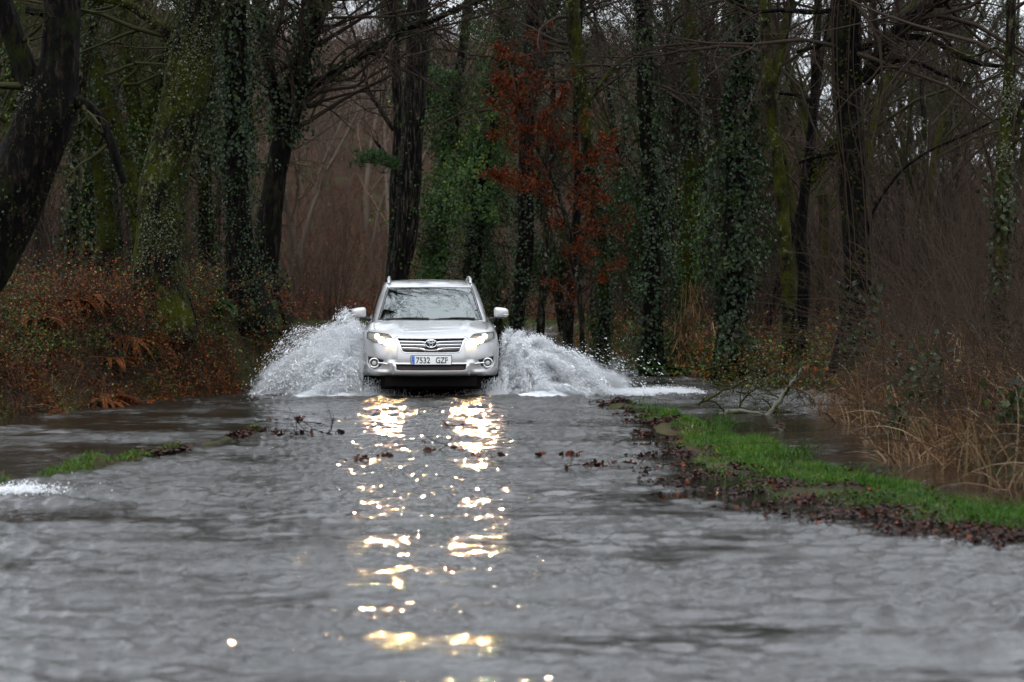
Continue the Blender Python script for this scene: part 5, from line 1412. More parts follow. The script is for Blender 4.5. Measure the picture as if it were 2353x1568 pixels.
def part(name, V, F, mats, parent=car, mi=0, smooth_=True):
    """mesh given in the car's own coordinates"""
    mb = MB(); mb.add(V, F, mi)
    return mb.build(name, mats, parent, smooth_, loc=(0, 0, 0))
def part_mb(name, mb, mats, parent=car, smooth_=True):
    return mb.build(name, mats, parent, smooth_, loc=(0, 0, 0))
v, f = sub(~lamp_f & ~dark_f & ~hood_f & ~bump_f & ~arch, V1); body_mb = MB().add(v, f)
v, f = sub(hood_f, V1); part('hood', v, f, M['paint'])
v, f = sub(bump_f, V1); part('bumper', v, f, M['paint'])
v, f = sub(isf & (cG < 0), V1); grille = part('grille', v, f, M['grille_mesh'])
v, f = sub(isf & (cI < 0), V1); part('lower_intake', v, f, M['grille_mesh'])
fogm = isf & (cF < -.012) & ~(cG < 0) & ~(cI < 0)
v, f = sub(fogm & (cen[:, 0] < 0), V1); fog_l = v, f
v, f = sub(fogm & (cen[:, 0] > 0), V1); fog_r = v, f

def strip(pts, r, off, n=5, squash=1.0, y0=-1.0):
    """a bar lying on the body: points (x,z) of the front view"""
    q = resample(np.array([[x, 0, z] for x, z in pts]), .02)
    q[:, 1] = [on_body(x, z, off, y0) for x, z in q[:, [0, 2]]]
    return q, tubes(q, np.full(len(q), r), n)

# grille: frame, bars and emblem
for (pl, r, mat, nm) in [([(-.435, .874), (-.2, .872), (0, .870), (.2, .872), (.435, .874)], .0135, 'chrome', 'grille_trim'),
                     ([(-.425, .845), (-.392, .76), (-.358, .692), (-.2, .682), (0, .680), (.2, .682), (.358, .692), (.392, .76), (.425, .845)], .0045, 'chrome', 'grille_trim')]:
    q, (v, f) = strip(pl, r, .006, 8); part(nm, v, f, M[mat], grille)
for z0, dip in ((.830, .004), (.790, .0), (.748, .018)):
    hw = .362 + (z0 - .692) / (.845 - .692) * .063 - .008
    mb = MB()
    for s in (-1, 1):
        pts = [(s * hw, z0), (s * .25, z0 - .003), (s * .11, z0 - .006 - dip * .3), (s * .075, z0 - .012 - dip)]
        q = resample(np.array([[x, 0, z] for x, z in pts]), .02); q[:, 1] = [on_body(x, z, -.004) for x, z in q[:, [0, 2]]]
        v, f = tubes(q, np.full(len(q), .007), 6); mb.add(v, f)
        q2 = q.copy(); q2[:, 2] -= .016; q2[:, 1] += .014; v, f = tubes(q2, np.full(len(q2), .005), 5); mb.add(v, f, 1)
    part_mb('grille_bar', mb, [M['chrome'], M['satin']], grille)
# lower centre bow under the emblem
q, (v, f) = strip([(-.16, .742), (-.09, .722), (0, .714), (.09, .722), (.16, .742)], .006, .0, 6); part('grille_bar', v, f, M['satin'], grille)
def ring(cx, cz, a, b, y, r, n=40, m=6):
    t = np.linspace(0, 2 * np.pi, n + 1); q = np.stack([cx + a * np.cos(t), np.full(n + 1, y), cz + b * np.sin(t)], -1)
    return tubes(q, np.full(n + 1, r), m)
ez = .803; ey = on_body(0, ez) - .018
t = np.linspace(0, 2 * np.pi, 41)[:-1]
disc = np.stack([.074 * np.cos(t), np.full(40, ey + .014), ez + .050 * np.sin(t)], -1); disc = np.vstack([[0, ey + .004, ez], disc])
mb = MB().add(disc, [(0, i + 1, (i + 1) % 40 + 1) for i in range(40)], 1)
for a in [(0, ez, .074, .0505, .0062), (0, ez, .021, .041, .0048), (0, ez + .021, .047, .0165, .0046)]:
    v, f = ring(a[0], a[1], a[2], a[3], ey, a[4]); mb.add(v, f)
part_mb('emblem', mb, [M['chrome'], M['black']], grille)
# number plate
pz = .588; py_ = on_body(0, pz) - .022
def box(x0, x1, y0, y1, z0, z1):
    v = [(x0, y0, z0), (x1, y0, z0), (x1, y1, z0), (x0, y1, z0), (x0, y0, z1), (x1, y0, z1), (x1, y1, z1), (x0, y1, z1)]
    return v, [(0, 1, 5, 4), (1, 2, 6, 5), (2, 3, 7, 6), (3, 0, 4, 7), (4, 5, 6, 7), (3, 2, 1, 0)]
v, f = box(-.268, .268, py_, py_ + .06, pz - .063, pz + .063); plate = part('license_plate', v, f, M['plate_black'], smooth_=False)
v, f = box(-.260, .260, py_ - .004, py_ - .0003, pz - .055, pz + .055); part('plate_face', v, f, M['plate_white'], plate, smooth_=False)
v, f = box(-.256, -.214, py_ - .007, py_ - .0042, pz - .051, pz + .051); part('country_band', v, f, M['plate_blue'], plate, smooth_=False)
def text(s, size, x, z, y, mat, name, parent, sx=1.0, ext=.001, bold=0.0):
    c = bpy.data.curves.new(name, 'FONT'); c.body = s; c.size = size; c.extrude = ext; c.align_x = 'LEFT'; c.offset = bold
    o = bpy.data.objects.new(name, c); COL.objects.link(o)
    me = bpy.data.meshes.new_from_object(o.evaluated_get(bpy.context.evaluated_depsgraph_get()))
    bpy.data.objects.remove(o, do_unlink=True)
    me.name = name; vv = np.array([v.co[:] for v in me.vertices]); x0, x1 = vv[:, 0].min(), vv[:, 0].max()
    W = (x1 - x0) * sx
    for v in me.vertices: v.co = ((v.co.x - x0) * sx + x, y - v.co.z, v.co.y + z)
    me.materials.clear(); me.materials.append(mat)
    o = bpy.data.objects.new(name, me); COL.objects.link(o); o.parent = parent
    return o, W
o1, W = text('7532', .109, -.196, pz - .038, py_ - .0065, M['plate_black'], 'plate_characters', plate, .86, bold=.0012)
o2, W = text('GZF', .109, .060, pz - .038, py_ - .0065, M['plate_black'], 'plate_characters', plate, .79, bold=.0012)
text('E', .030, -.243, pz - .043, py_ - .0085, M['plate_white'], 'country_letter', plate, .9)
mb = MB()
for k in range(12):
    a = k * math.pi / 6; v, f = box(-.235 + .014 * math.cos(a) - .0016, -.235 + .014 * math.cos(a) + .0016, py_ - .0085, py_ - .0072, pz + .022 + .014 * math.sin(a) - .0016, pz + .022 + .014 * math.sin(a) + .0016); mb.add(v, f)
part_mb('star_circle', mb, [plain('star_yellow', (.7, .5, .05), .4)], plate, False)

# headlights
def sphere(c, r, n=12, m=8, sy=1.0):
    u = np.linspace(0, 2 * np.pi, n, endpoint=False); w = np.linspace(0, np.pi, m)
    P = np.stack([np.outer(np.sin(w), np.cos(u)), np.outer(np.cos(w), np.ones(n)) * sy, np.outer(np.sin(w), np.sin(u))], -1) * r + np.array(c)
    idx = np.arange(m * n).reshape(m, n); nx = np.roll(idx, -1, 1)
    return P.reshape(-1, 3), np.stack([idx[:-1], nx[:-1], nx[1:], idx[1:]], -1).reshape(-1, 4)
def bowl(cx, cz, r, y, depth):
    u = np.linspace(0, 2 * np.pi, 24, endpoint=False); w = np.linspace(0.1, 1, 7)
    P = np.stack([cx + r * np.outer(w, np.cos(u)), y + depth * (1 - np.outer(w ** 2, np.ones(24))), cz + r * np.outer(w, np.sin(u))], -1)
    idx = np.arange(7 * 24).reshape(7, 24); nx = np.roll(idx, -1, 1)
    return P.reshape(-1, 3), np.stack([idx[:-1], nx[:-1], nx[1:], idx[1:]], -1).reshape(-1, 4)
M['lamp_inner'] = plain('lamp_inner', (.42, .41, .38), .35, .3)
for s in (-1, 1):
    side_m = lamp_f & (np.sign(cen[:, 0]) == s)
    v, f = sub(side_m, V1); hl = part('headlight', v, f, M['lamp_inner'])
    v, f = sub(side_m, V0); v = v.copy(); v[:, 1] -= .004; part('lens', v, f, M['lens'], hl)
    for (x, z, r, bulb, mt) in [(.553, .812, .052, .040, 'lamp_low'), (.648, .842, .044, .026, 'lamp_side'), (.705, .893, .036, .022, 'lamp_side')]:
        y = on_body(s * x, z) + .015
        v, f = bowl(s * x, z, r, y, .045); part('reflector', v, f, M['reflector'], hl)
        v, f = sphere((s * x, y + (.012 if bulb > .02 else .025), z), bulb, 14, 9, .6); part('bulb', v, f, M[mt], hl)
    ld = bpy.data.lights.new('beam', 'SPOT'); ld.energy = 900; ld.color = (1.0, .56, .25); ld.shadow_soft_size = .035; ld.spot_size = R(44); ld.spot_blend = 1.0
    lo = bpy.data.objects.new('beam', ld); COL.objects.link(lo); lo.parent = hl; lo.location = (s * .553, on_body(s * .553, .812) - .002, .812); lo.rotation_euler = (R(-89), 0, 0)
    # rim line
    pl = [(s * x, z) for x, z in LAMP] + [(s * LAMP[0][0], LAMP[0][1])]
    q = resample(np.array([[x, 0, z] for x, z in pl]), .02); q[:, 1] = [on_body(x, z, .002) for x, z in q[:, [0, 2]]]
    v, f = tubes(q, np.full(len(q), .0032), 5); part('rim', v, f, M['gap'], hl)
    # fog lamp in its recess
    fx, fz = s * .742, .546; fy = on_body(fx, fz) - .012
    fv, ff = (fog_l if s < 0 else fog_r)
    fg = part('fog_lamp', fv, ff, M['black'])
    mb = MB(); v, f = ring(fx, fz, .058, .058, fy, .011, 36, 8); mb.add(v, f); part_mb('bezel', mb, [M['satin']], fg)
    v, f = bowl(fx, fz, .046, fy + .002, .03); part('reflector', v, f, M['satin'], fg)
    v, f = sphere((fx, fy + .004, fz), .036, 18, 9, .3); part('lens', v, f, M['amber'], fg)
    v, f = ring(fx, fz, .036, .036, fy - .004, .004, 30, 5); part('ring', v, f, M['black'], fg)
    q = resample(np.array([[s * .690, 0, .548], [s * .64, 0, .546], [s * .565, 0, .538]]), .02); q[:, 1] = [on_body(x, z, .002) for x, z in q[:, [0, 2]]]
    v, f = tubes(q, np.linspace(.012, .004, len(q)), 6); part('trim_bar', v, f, M['chrome'], fg)

# shut lines
for pts in ([(-.486, .862), (-.46, .885), (-.43, .889)], [(.486, .862), (.46, .885), (.43, .889)]):
    q, (v, f) = strip(pts, .003, .001, 5); part('panel_gap', v, f, M['gap'])
def top_line(pts, r=.003):
    q = resample(np.array([[x, y, 0] for x, y in pts]), .02)
    for p in q:
        h = body_bvh.ray_cast(Vector((p[0], p[1], 2.0)), Vector((0, 0, -1))); p[2] = (h[0].z if h[0] is not None else 1.0) + .001
        p[2] += .0
    return tubes(q, np.full(len(q), r), 5)
for s in (-1, 1):
    v, f = top_line([(s * .725, .40), (s * .745, .50), (s * .748, .65), (s * .752, .80), (s * .742, .96), (s * .70, 1.02)]); part('panel_gap', v, f, M['gap'])
def side_line(pts, s, r=.003, bvh=None):
    q = resample(np.array([[0, y, z] for y, z in pts]), .03); out = []
    for p in q:
        h = body_bvh.ray_cast(Vector((s * 2.0, p[1], p[2])), Vector((-s, 0, 0)))
        if h[0] is not None: out.append([h[0].x + s * .001, p[1], p[2]])
    out = np.array(out); return tubes(out, np.full(len(out), r), 5)
for s in (-1, 1):
    for pts in ([(1.42, 1.04), (1.40, .9), (1.40, .45), (1.50, .40), (2.45, .40), (2.50, .5), (2.50, 1.07)], [(2.52, 1.07), (2.52, .42), (3.1, .42), (3.16, .6), (3.30, .85), (3.38, 1.10)]):
        v, f = side_line(pts, s); part('door_gap', v, f, M['gap'])
    for y in (2.30, 3.22):
        h = body_bvh.ray_cast(Vector((s * 2, y, .98)), Vector((-s, 0, 0)))
        X0 = h[0].x
        q = np.array([[X0, y - .09, .97], [X0 + s * .035, y - .07, .975], [X0 + s * .04, y, .98], [X0 + s * .035, y + .07, .975], [X0, y + .09, .97]])
        v, f = tubes(resample(q, .02), np.full(len(resample(q, .02)), .011), 6); part('door_handle', v, f, M['paint'])

# greenhouse
gv, gq, gid = [], [], {}
def G_(x, y, z):
    key = (round(x, 4), round(y, 4), round(z, 4))
    if key not in gid: gid[key] = len(gv); gv.append(key)
    return gid[key]
bx = [0, .22, .43, .60, .715, .79]; by = [1.00, 1.005, 1.02, 1.07, 1.15, 1.30]; bz = [1.06, 1.06, 1.06, 1.055, 1.05, 1.04]
hx = [0, .18, .36, .50, .575, .618]; hy = [1.70, 1.705, 1.72, 1.755, 1.80, 1.90]; hz = [1.553, 1.552, 1.546, 1.536, 1.526, 1.515]
cols = []
for c in range(6):
    col = []
    for t in (0, .33, .67, 1.0):
        bulge = .035 * math.sin(math.pi * t) * (1 if c < 4 else .7)
        col.append(G_(bx[c] + (hx[c] - bx[c]) * t + (.012 * math.sin(math.pi * t) if c > 3 else 0), by[c] + (hy[c] - by[c]) * t - bulge * .5, bz[c] + (hz[c] - bz[c]) * t + bulge))
    cols.append(col)
st_b = [(.808, 1.75, 1.04), (.815, 2.4, 1.05), (.815, 3.1, 1.07), (.805, 3.8, 1.09), (.74, 4.30, 1.10)]
st_t = [(.632, 2.10, 1.560), (.645, 2.55, 1.585), (.645, 3.15, 1.585), (.63, 3.75, 1.56), (.57, 4.12, 1.53)]
for bb, tt in zip(st_b, st_t):
    cols.append([G_(*(bb[i] + (tt[i] - bb[i]) * t + (.028 * math.sin(math.pi * t * .9) if i == 0 else 0) for i in range(3))) for t in (0, .33, .67, 1.0)])
rb = [(.60, 4.40, 1.10), (.43, 4.43, 1.10), (.22, 4.44, 1.10), (0, 4.445, 1.10)]
rt_ = [(.50, 4.17, 1.535), (.36, 4.19, 1.545), (.18, 4.20, 1.55), (0, 4.205, 1.552)]
for bb, tt in zip(rb, rt_):
    cols.append([G_(*(bb[i] + (tt[i] - bb[i]) * t for i in range(3))) for t in (0, .33, .67, 1.0)])
for a, b in zip(cols[:-1], cols[1:]):
    for r in range(3): gq.append((a[r], b[r], b[r + 1], a[r + 1]))
# roof
rys = [2.10, 2.55, 3.15, 3.75]; rz0 = [1.612, 1.638, 1.640, 1.612]
prev = [c[3] for c in cols[:6]]
for k in range(4):
    row = [G_(x, rys[k] - (.08 * (1 - (x / .6) ** 2) if k == 0 else 0), rz0[k] - .030 * (x / .62) ** 2.5) for x in (0, .18, .36, .48, .575)] + [cols[6 + k][3]]
    for c in range(5): gq.append((prev[c], prev[c + 1], row[c + 1], row[c]))
    prev = row
last = [cols[14][3], cols[13][3], cols[12][3], cols[11][3], None, cols[10][3]]
last[4] = G_(.535, 4.145, 1.533)
row = [last[0], last[1], last[2], last[3], last[4], last[5]]
for c in range(5): gq.append((prev[c], prev[c + 1], row[c + 1], row[c]))
gq2 = []
for q in gq: gq2.append(q)
GV, GF, GN = mirror_subdiv(gv, gq2, 5, 'glasshouse_cage')
gc = GV[GF].mean(1); gax = np.abs(gc[:, 0]); gy_, gz_ = gc[:, 1], gc[:, 2]
WS = [(-.5, 1.098), (.695, 1.083), (.66, 1.20), (.572, 1.515), (.55, 1.527), (-.5, 1.538)]
d = sdpoly(gax, gz_, WS)
wsm = (gy_ < 2.05) & (d < -.016) & (GN[:, 1] < -.2); seal = (gy_ < 2.05) & (d < 0) & (d >= -.016) & (GN[:, 1] < -.2)
sidef = (np.abs(GN[:, 0]) > .55)
wins = [[(1.50, 1.12), (1.62, 1.20), (2.06, 1.505), (2.20, 1.535), (2.44, 1.54), (2.44, 1.12)], [(2.54, 1.12), (2.54, 1.54), (3.18, 1.538), (3.30, 1.50), (3.36, 1.14)], [(3.46, 1.15), (3.42, 1.49), (3.72, 1.47), (3.98, 1.30), (4.0, 1.18)]]
wm = [sidef & (sdpoly(gy_, gz_, w) < 0) for w in wins]
RW = [(-.5, 1.18), (.58, 1.18), (.50, 1.48), (-.5, 1.50)]
rm = (gy_ > 3.9) & (sdpoly(gax, gz_, RW) < 0) & (GN[:, 1] > .3)
paint = ~wsm & ~seal & ~wm[0] & ~wm[1] & ~wm[2] & ~rm
def gsub(m): 
    f = GF[m]; u, inv = np.unique(f, return_inverse=True); return GV[u], inv.reshape(f.shape)
v, f = gsub(paint); body_mb.add(v, f)
part_mb('body', body_mb, [M['paint']])
v, f = gsub(wsm); ws = part('windshield', v, f, M['windshield'])
v, f = gsub(seal); part('windshield_seal', v, f, M['black'], ws)
for w in wm:
    for s in (-1, 1):
        v, f = gsub(w & (np.sign(gc[:, 0]) == s)); part('side_window', v, f, M['side_glass'])
v, f = gsub(rm); part('rear_window', v, f, M['side_glass'])
# inspection sticker and sensor patch
gb = BVHTree.FromPolygons([tuple(v) for v in GV], [tuple(f) for f in GF])
def on_glass(x, z, off=-.006):
    h = gb.ray_cast(Vector((x, -1, z)), Vector((0, 1, 0))); return h[0].y - off
def patch(x, z, r, mat, name):
    t = np.linspace(0, 6.283, 20, endpoint=False); P = [[x, on_glass(x, z), z]] + [[x + r * math.cos(a), on_glass(x + r * math.cos(a), z + r * math.sin(a)), z + r * math.sin(a)] for a in t]
    part(name, np.array(P), [(0, i + 1, (i + 1) % 20 + 1) for i in range(20)], mat, ws)
patch(-.585, 1.165, .042, plain('sticker', (.34, .42, .28), .5), 'sticker')
patch(-.47, 1.485, .020, plain('sticker_small', (.35, .33, .10), .5), 'sticker')
# wipers
for (x0, x1) in ((-.02, -.60), (.60, .06)):
    mb = MB(); q = np.array([[x0 + (x1 - x0) * t, 0, 1.105 + .022 * t * (1 - t) * 2] for t in np.linspace(0, 1, 14)]); q[:, 1] = [on_glass(x, z, .012) for x, z in q[:, [0, 2]]]
    mb.add(*tubes(q, np.full(14, .006), 5)); q2 = q[:9].copy(); q2[:, 1] -= .02; q2[:, 2] += .006; mb.add(*tubes(q2, np.linspace(.012, .006, 9), 5))
    part_mb('wiper', mb, [M['black']])
# roof rails with raised feet
for s in (-1, 1):
    pts = [(s * .567, 2.02, 1.575), (s * .563, 2.10, 1.635), (s * .562, 2.22, 1.650), (s * .563, 2.6, 1.668), (s * .563, 3.2, 1.665), (s * .56, 3.6, 1.645), (s * .555, 3.85, 1.60)]
    q = resample(np.array(pts), .05); part('roof_rail', *tubes(q, np.full(len(q), .015), 8), M['satin'])
    q = np.array([[s * .582, 1.95, 1.50], [s * .575, 2.02, 1.56], [s * .568, 2.12, 1.61], [s * .566, 2.25, 1.64]]); part('rail_foot', *tubes(resample(q, .03), np.linspace(.010, .026, len(resample(q, .03))), 8), M['satin'])
    # dark drip channel beside the windshield
    q = resample(np.array([[.702, 0, 1.09], [.672, 0, 1.20], [.632, 0, 1.34], [.590, 0, 1.49], [.575, 0, 1.53]]), .03)
    q[:, 0] *= s; q[:, 1] = [on_glass(x, z, .004) for x, z in q[:, [0, 2]]]; part('pillar_trim', *tubes(q, np.full(len(q), .008), 5), M['black'])

# mirrors
def rbox(c, h, e=.55, n=24, m=14):
    u = np.linspace(-np.pi, np.pi, n, endpoint=False); w = np.linspace(-np.pi / 2, np.pi / 2, m)
    sp = lambda a, p: np.sign(a) * np.abs(a) ** p
    X = np.outer(sp(np.cos(w), e), sp(np.cos(u), e)) * h[0]; Z = np.outer(sp(np.cos(w), e), sp(np.sin(u), e)) * h[2]; Y = np.outer(sp(np.sin(w), e), np.ones(n)) * h[1]
    P = np.stack([X, Y, Z], -1) + np.array(c); idx = np.arange(m * n).reshape(m, n); nx = np.roll(idx, -1, 1)
    return P.reshape(-1, 3), np.stack([idx[:-1], nx[:-1], nx[1:], idx[1:]], -1).reshape(-1, 4)
for s in (-1, 1):
    c = (s * .965, 1.36, 1.185)
    v, f = rbox(c, (.100, .075, .070), .55)
    v[:, 2] += np.where(v[:, 2] > c[2], 1, .6) * .012 * np.clip((s * (v[:, 0] - c[0])) / .1, -1, 1) * -1 * np.sign(v[:, 2] - c[2])   # outer end a little slimmer
    mir = part('wing_mirror', v, f, M['paint'])
    v, f = rbox((c[0], c[1] + .05, c[2]), (.088, .032, .058), .5); part('mirror_glass', v, f, M['chrome'], mir)
    v, f = rbox((c[0] + s * .062, c[1] - .058, c[2] - .028), (.036, .022, .012), .6); part('indicator', v, f, M['amber'], mir)
    v, f = rbox((c[0] - s * .02, c[1] + .0, c[2] - .064), (.082, .06, .014), .7); part('mirror_base', v, f, M['black'], mir)
    q = np.array([[s * .82, 1.46, 1.09], [s * .86, 1.42, 1.10], [s * .90, 1.38, 1.118]]); part('mirror_arm', *tubes(q, np.array([.03, .026, .022]), 8), M['black'], mir)
# wheels
def lathe(prof, cx, cy, cz, s, n=40):
    t = np.linspace(0, 2 * np.pi, n, endpoint=False)
    P = np.stack([np.stack([np.full(n, cx + s * x), cy + r * np.cos(t), cz + r * np.sin(t)], -1) for x, r in prof])
    m = len(prof); idx = np.arange(m * n).reshape(m, n); nx = np.roll(idx, -1, 1)
    return P.reshape(-1, 3), np.stack([idx[:-1], nx[:-1], nx[1:], idx[1:]], -1).reshape(-1, 4)
for s in (-1, 1):
    for wy in (.90, 3.56):
        cx, cz = s * .78, .35
        wh = bpy.data.objects.new('wheel', None); COL.objects.link(wh); wh.parent = car; wh.location = (cx, wy, cz)
        v, f = lathe([(-.11, .22), (-.112, .30), (-.10, .34), (-.06, .352), (0, .354), (.06, .352), (.10, .34), (.112, .30), (.11, .22)], 0, 0, 0, s)
        part('tyre', v, f, M['rubber'], wh)
        mb = MB(); v, f = lathe([(.0, .215), (.09, .225), (.112, .232), (.112, .22), (.06, .205), (.05, .05), (.07, .0)], 0, 0, 0, s); mb.add(v, f)
        for k in range(5):
            a = k * 2 * math.pi / 5; q = np.array([[s * .085, .03 * math.cos(a), .03 * math.sin(a)], [s * .095, .12 * math.cos(a), .12 * math.sin(a)], [s * .10, .215 * math.cos(a), .215 * math.sin(a)]])
            mb.add(*tubes(q, np.array([.035, .024, .03]), 6))
        part_mb('rim', mb, [M['satin']], wh)
# dark underside and wheel housings
mb = MB(); v, f = box(-.66, .66, .22, 4.3, .20, .60); mb.add(v, f); v, f = box(-.60, .60, .14, .5, .24, .42); mb.add(v, f)
v, f = box(-.84, .84, 1.35, 3.1, .30, .60); mb.add(v, f)
part_mb('underbody', mb, [M['under']], smooth_=False)
for s in (-1, 1):
    for wy in (.90, 3.56):
        mb = MB(); t = np.linspace(-.35, math.pi + .35, 24); P = []
        for x in (.63, .89): P += [[s * x, wy + .40 * math.cos(a), .36 + .40 * math.sin(a)] for a in t]
        P.append([s * .63, wy, .36])
        mb.add(P, [(i, i + 1, i + 25, i + 24) for i in range(23)]); mb.add(P[:24] + [P[-1]], [(24, i, i + 1) for i in range(23)])
        part_mb('wheel_housing', mb, [M['under']])
# cabin: floor, dashboard, wheel and seats
mb = MB(); v, f = box(-.70, .70, 1.25, 1.62, .70, 1.065); mb.add(v, f, 1); v, f = box(-.76, .76, 1.3, 4.2, .62, .70); mb.add(v, f, 1)
for x in (-.37, .37):
    for (y, w) in ((2.25, .25), (3.15, .27)):
        v, f = rbox((x, y, .86), (w, .26, .10), .5); mb.add(v, f); v, f = rbox((x, y + .27, 1.12), (w, .09, .30), .5); mb.add(v, f); v, f = rbox((x, y + .30, 1.46), (.12, .05, .07), .6); mb.add(v, f)
v, f = ring(0, 0, .17, .17, 0, .014, 30, 6); v = v @ np.array(Matrix.Rotation(R(25), 3, 'X')).T + np.array([.37, 1.78, 1.03]); mb.add(v, f, 1)
part_mb('interior', mb, [M['seat'], M['black']])
# ---------------------------------------------------------------- water thrown up by the wheels
m, nt, b = new_mat('spray')
L = nt.links.new
b.inputs['Base Color'].default_value = (.93, .94, .95, 1); b.inputs['Roughness'].default_value = .35
tr = N_(nt, 'ShaderNodeBsdfTranslucent'); tr.inputs['Color'].default_value = (.95, .96, .97, 1)
ms = N_(nt, 'ShaderNodeMixShader'); ms.inputs[0].default_value = .5
out = [n for n in nt.nodes if n.type == 'OUTPUT_MATERIAL'][0]
L(b.outputs[0], ms.inputs[1]); L(tr.outputs[0], ms.inputs[2]); L(ms.outputs[0], out.inputs['Surface'])
M['spray'] = m

def drops(mb, C, Dv, s, el, g):
    """elongated drops: three sided bipyramids along their flight"""
    N = len(C); Dv = unit(Dv)
    A = unit(np.cross(Dv, g.normal(size=(N, 3)))); B = np.cross(Dv, A)
    s = s[:, None]; e = el[:, None]
    V = [C + Dv * s * e, C - Dv * s * e * 1.2]
    for k in range(3):
        a = k * 2.0944; V.append(C + (A * math.cos(a) + B * math.sin(a)) * s)
    V = np.stack(V, 1).reshape(-1, 3)
    i = np.arange(N)[:, None] * 5
    F = np.concatenate([i + np.array([t]) for t in ((0, 2, 3), (0, 3, 4), (0, 4, 2), (1, 3, 2), (1, 4, 3), (1, 2, 4))])
    mb.add(V, F)

def splash(side, name, label, seed, par):
    g = np.random.default_rng(seed)
    mb = MB()
    x0 = CARX + side * .90
    # 1) fans of jets leaving the wheel, each a streak of drops on a ballistic path
    nj = par['jets']
    vx = par['vmax'] * g.beta(1.15, 1.5, nj)
    vz = par['vz'] * np.sqrt(np.clip(g.uniform(.02, 1, nj), 0, 1)) * np.clip(1 - (vx / par['vmax']) ** 2.2 * par['fall'], .12, 1) * (1 + .05 * g.normal(size=nj))
    vy = g.normal(.5, .9, nj)
    xs = x0 + side * g.uniform(-.05, .12, nj); ys = CARY + .65 + g.uniform(-.1, .9, nj)
    n = par['n']; j = g.integers(0, nj, n)
    T = 2 * vz[j] / 9.81
    t = T * g.beta(1.5, 1.0, n)
    sp = .010 + .045 * t[:, None] * par.get('spread', 1.5)
    P = np.stack([xs[j] + side * vx[j] * t, ys[j] + vy[j] * t, .01 + vz[j] * t - 4.905 * t * t], -1) + g.normal(0, 1, (n, 3)) * sp
    Dv = np.stack([side * vx[j], vy[j], vz[j] - 9.81 * t], -1)
    ok = P[:, 2] > -.01; P, Dv = P[ok], Dv[ok]
    s = np.exp(g.normal(math.log(.0020), .55, len(P))); s = np.where(g.random(len(P)) < .015, s * 2.6, s)
    drops(mb, P, Dv, s, g.uniform(1.2, 4.0, len(P)), g)
    # 2) the low dense sheet that runs out sideways over the water
    n = par['sheet']; q = g.beta(1.1, 1.9, n); X = side * (q * par['reach'])
    env = (par['sheet_h'] * (1 - q) ** 1.2 + .035) * (.75 + .4 * noise3(X, 0, 0, seed, .8, 5))
    P = np.stack([x0 - side * .08 + X, CARY + .55 + .5 * q + g.beta(1.2, 2.2, n) * 1.9, env * g.beta(1.0, 1.7, n)], -1) + g.normal(0, .012, (n, 3))
    P[:, 2] = np.maximum(P[:, 2], 0)
    drops(mb, P, g.normal(0, .6, (n, 3)) + np.array([side, 0, .3]), np.exp(g.normal(math.log(.0026), .4, n)), g.uniform(1, 2.2, n), g)
    # 3) thick clots and ligaments in the body of the wave
    n = par['clots']; j = g.integers(0, nj, n); t = 2 * vz[j] / 9.81 * g.beta(1.4, 1.4, n)
    Cc = np.stack([xs[j] + side * vx[j] * t, ys[j] + vy[j] * t, .02 + vz[j] * t - 4.905 * t * t], -1)
    k = 16; P = (Cc[:, None] + g.normal(0, 1, (n, k, 3)) * np.array([.022, .02, .018])).reshape(-1, 3)
    Dv = np.repeat(np.stack([side * vx[j], vy[j], vz[j] - 9.81 * t], -1), k, 0)
    P = P[P[:, 2] > 0]; Dv = Dv[:len(P)]
    drops(mb, P, Dv, np.exp(g.normal(math.log(.0042), .45, len(P))), g.uniform(1.3, 3.2, len(P)), g)
    # 4) single large drops thrown ahead of the crest
    n = par['stray']; cl_ = g.integers(0, 60, n); cv = g.uniform(.6, 1.0, 60); cz_ = g.uniform(.5, 1.0, 60)
    vx4 = par['vmax'] * 1.12 * cv[cl_] + g.normal(0, .25, n); vz4 = 3.5 * cz_[cl_] + g.normal(0, .25, n); t = 2 * vz4 / 9.81 * g.beta(2.0, 1.3, n)
    P = np.stack([x0 + side * vx4 * t, CARY + 1.1 + g.normal(.4, .6, n) * t + g.normal(0, .2, n), vz4 * t - 4.905 * t * t], -1) + g.normal(0, .02, (n, 3)); Dv = np.stack([side * vx4, 0 * vx4, vz4 - 9.81 * t], -1)
    ok = P[:, 2] > 0; drops(mb, P[ok], Dv[ok], np.exp(g.normal(math.log(.0030), .5, ok.sum())), g.uniform(1.5, 3.5, ok.sum()), g)
    o = mb.build(name, M['spray'])
    return tag(o, label, 'splash', kind='stuff')
splash(-1, 'water_splash', 'white sheet of spray thrown out on the left of the car towards the bank', 500,
       dict(jets=240, vmax=2.25, vz=4.3, fall=.25, n=330000, sheet=120000, reach=1.5, sheet_h=.30, clots=1500, stray=900))
splash(1, 'water_splash', 'white wave of spray breaking up on the right of the car', 501,
       dict(jets=130, vmax=3.5, vz=3.95, fall=.55, n=300000, sheet=130000, reach=2.9, sheet_h=.22, clots=2600, spread=1.0, stray=3400))
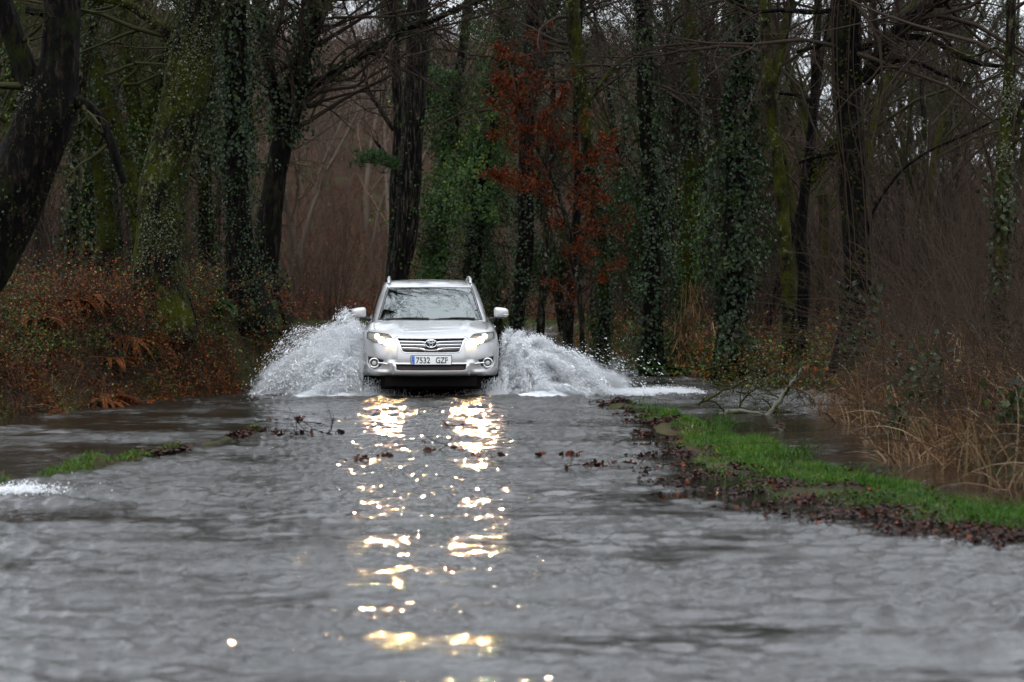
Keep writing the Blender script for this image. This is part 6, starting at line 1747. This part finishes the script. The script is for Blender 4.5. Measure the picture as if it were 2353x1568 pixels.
# drips and curtains under the bumper and along the wheels
g = np.random.default_rng(502)
mb = MB()
n = 9000; sd = g.choice([-1, 1], n)
P = np.stack([CARX + sd * (.90 - g.gamma(1.3, .10, n)), CARY + .35 + g.uniform(0, .6, n), .27 * g.beta(1, 1.6, n)], -1)
drops(mb, P, g.normal(0, .25, (n, 3)) + np.array([0, 0, 1]), np.exp(g.normal(math.log(.0032), .4, n)), g.uniform(1.5, 4, n), g)
n = 9000; X = g.uniform(-1.0, 1.0, n); edge = smooth(np.abs(X), .35, .9)
P = np.stack([CARX + X, CARY + .35 + g.normal(0, .12, n) - .1 * edge, g.exponential(.012 + .02 * edge, n)], -1); P = P[g.random(n) < .15 + .85 * edge]
drops(mb, P, g.normal(size=P.shape), np.exp(g.normal(math.log(.003), .35, len(P))), g.uniform(1, 1.6, len(P)), g)
tag(mb.build('bow_foam', M['spray']), 'drips and broken white water under the front bumper of the car', 'foam', kind='stuff')
# small standing foam where the current breaks at the left verge
p = on_water(45, 1130); n = 5200
P = np.stack([p[0] + g.normal(0, .17, n), p[1] + g.normal(0, .10, n), np.abs(g.normal(0, .03, n))], -1)
P[:, 2] *= .4 + .8 * np.abs(noise3(P[:, 0], P[:, 1], 0, 9, 3, 12))
mb = MB(); drops(mb, P, g.normal(size=(n, 3)), np.exp(g.normal(math.log(.0035), .4, n)), g.uniform(1, 1.5, n), g)
tag(mb.build('foam', M['spray']), 'white bubbling foam on the left verge nearest the camera', 'foam', kind='stuff')

# fine mist hanging in the body of each splash
m = bpy.data.materials.new('mist'); m.use_nodes = True; nt = m.node_tree; L = nt.links.new
nt.nodes.remove(nt.nodes['Principled BSDF']); out = nt.nodes['Material Output']
pv = N_(nt, 'ShaderNodeVolumePrincipled'); pv.inputs['Color'].default_value = (.97, .98, 1, 1); pv.inputs['Anisotropy'].default_value = .2
tc = N_(nt, 'ShaderNodeTexCoord')
nz = N_(nt, 'ShaderNodeTexNoise'); nz.inputs['Scale'].default_value = 3.2; nz.inputs['Detail'].default_value = 5; nz.inputs['Roughness'].default_value = .6; L(tc.outputs['Object'], nz.inputs['Vector'])
# object space: x outward from the wheel 0..1, z up 0..1 ; the mist thins towards the curved outside
sp = N_(nt, 'ShaderNodeSeparateXYZ'); L(tc.outputs['Object'], sp.inputs[0])
ln = N_(nt, 'ShaderNodeVectorMath', operation='LENGTH'); L(tc.outputs['Object'], ln.inputs[0])
e1 = N_(nt, 'ShaderNodeMapRange'); e1.inputs['From Min'].default_value = 1.0; e1.inputs['From Max'].default_value = .35; e1.inputs['To Min'].default_value = -.55; e1.inputs['To Max'].default_value = .55; L(ln.outputs['Value'], e1.inputs['Value'])
a1 = N_(nt, 'ShaderNodeMath', operation='ADD'); L(nz.outputs['Fac'], a1.inputs[0]); L(e1.outputs[0], a1.inputs[1])
e2 = N_(nt, 'ShaderNodeMapRange'); e2.inputs['From Min'].default_value = .42; e2.inputs['From Max'].default_value = .95; e2.inputs['To Min'].default_value = 0; e2.inputs['To Max'].default_value = 20.0; L(a1.outputs[0], e2.inputs['Value'])
L(e2.outputs[0], pv.inputs['Density']); L(pv.outputs[0], out.inputs['Volume'])
def mist(side, sx, sz, label):
    v, f = sphere((0, 0, 0), 1.0, 28, 16)
    v = v[:, [0, 1, 2]]; v[:, 2] = np.maximum(v[:, 2], .0)
    o = MB().add(v, f).build('spray_mist', m)
    o.location = (CARX + side * (.86 + sx * .45), CARY + 1.5, .0); o.scale = (sx * .62, 1.0, sz)
    tag(o, label, 'mist', kind='stuff')
mist(-1, 1.75, .86, 'fine white mist inside the splash on the left of the car')
mist(1, 2.0, .72, 'fine white mist inside the splash on the right of the car')
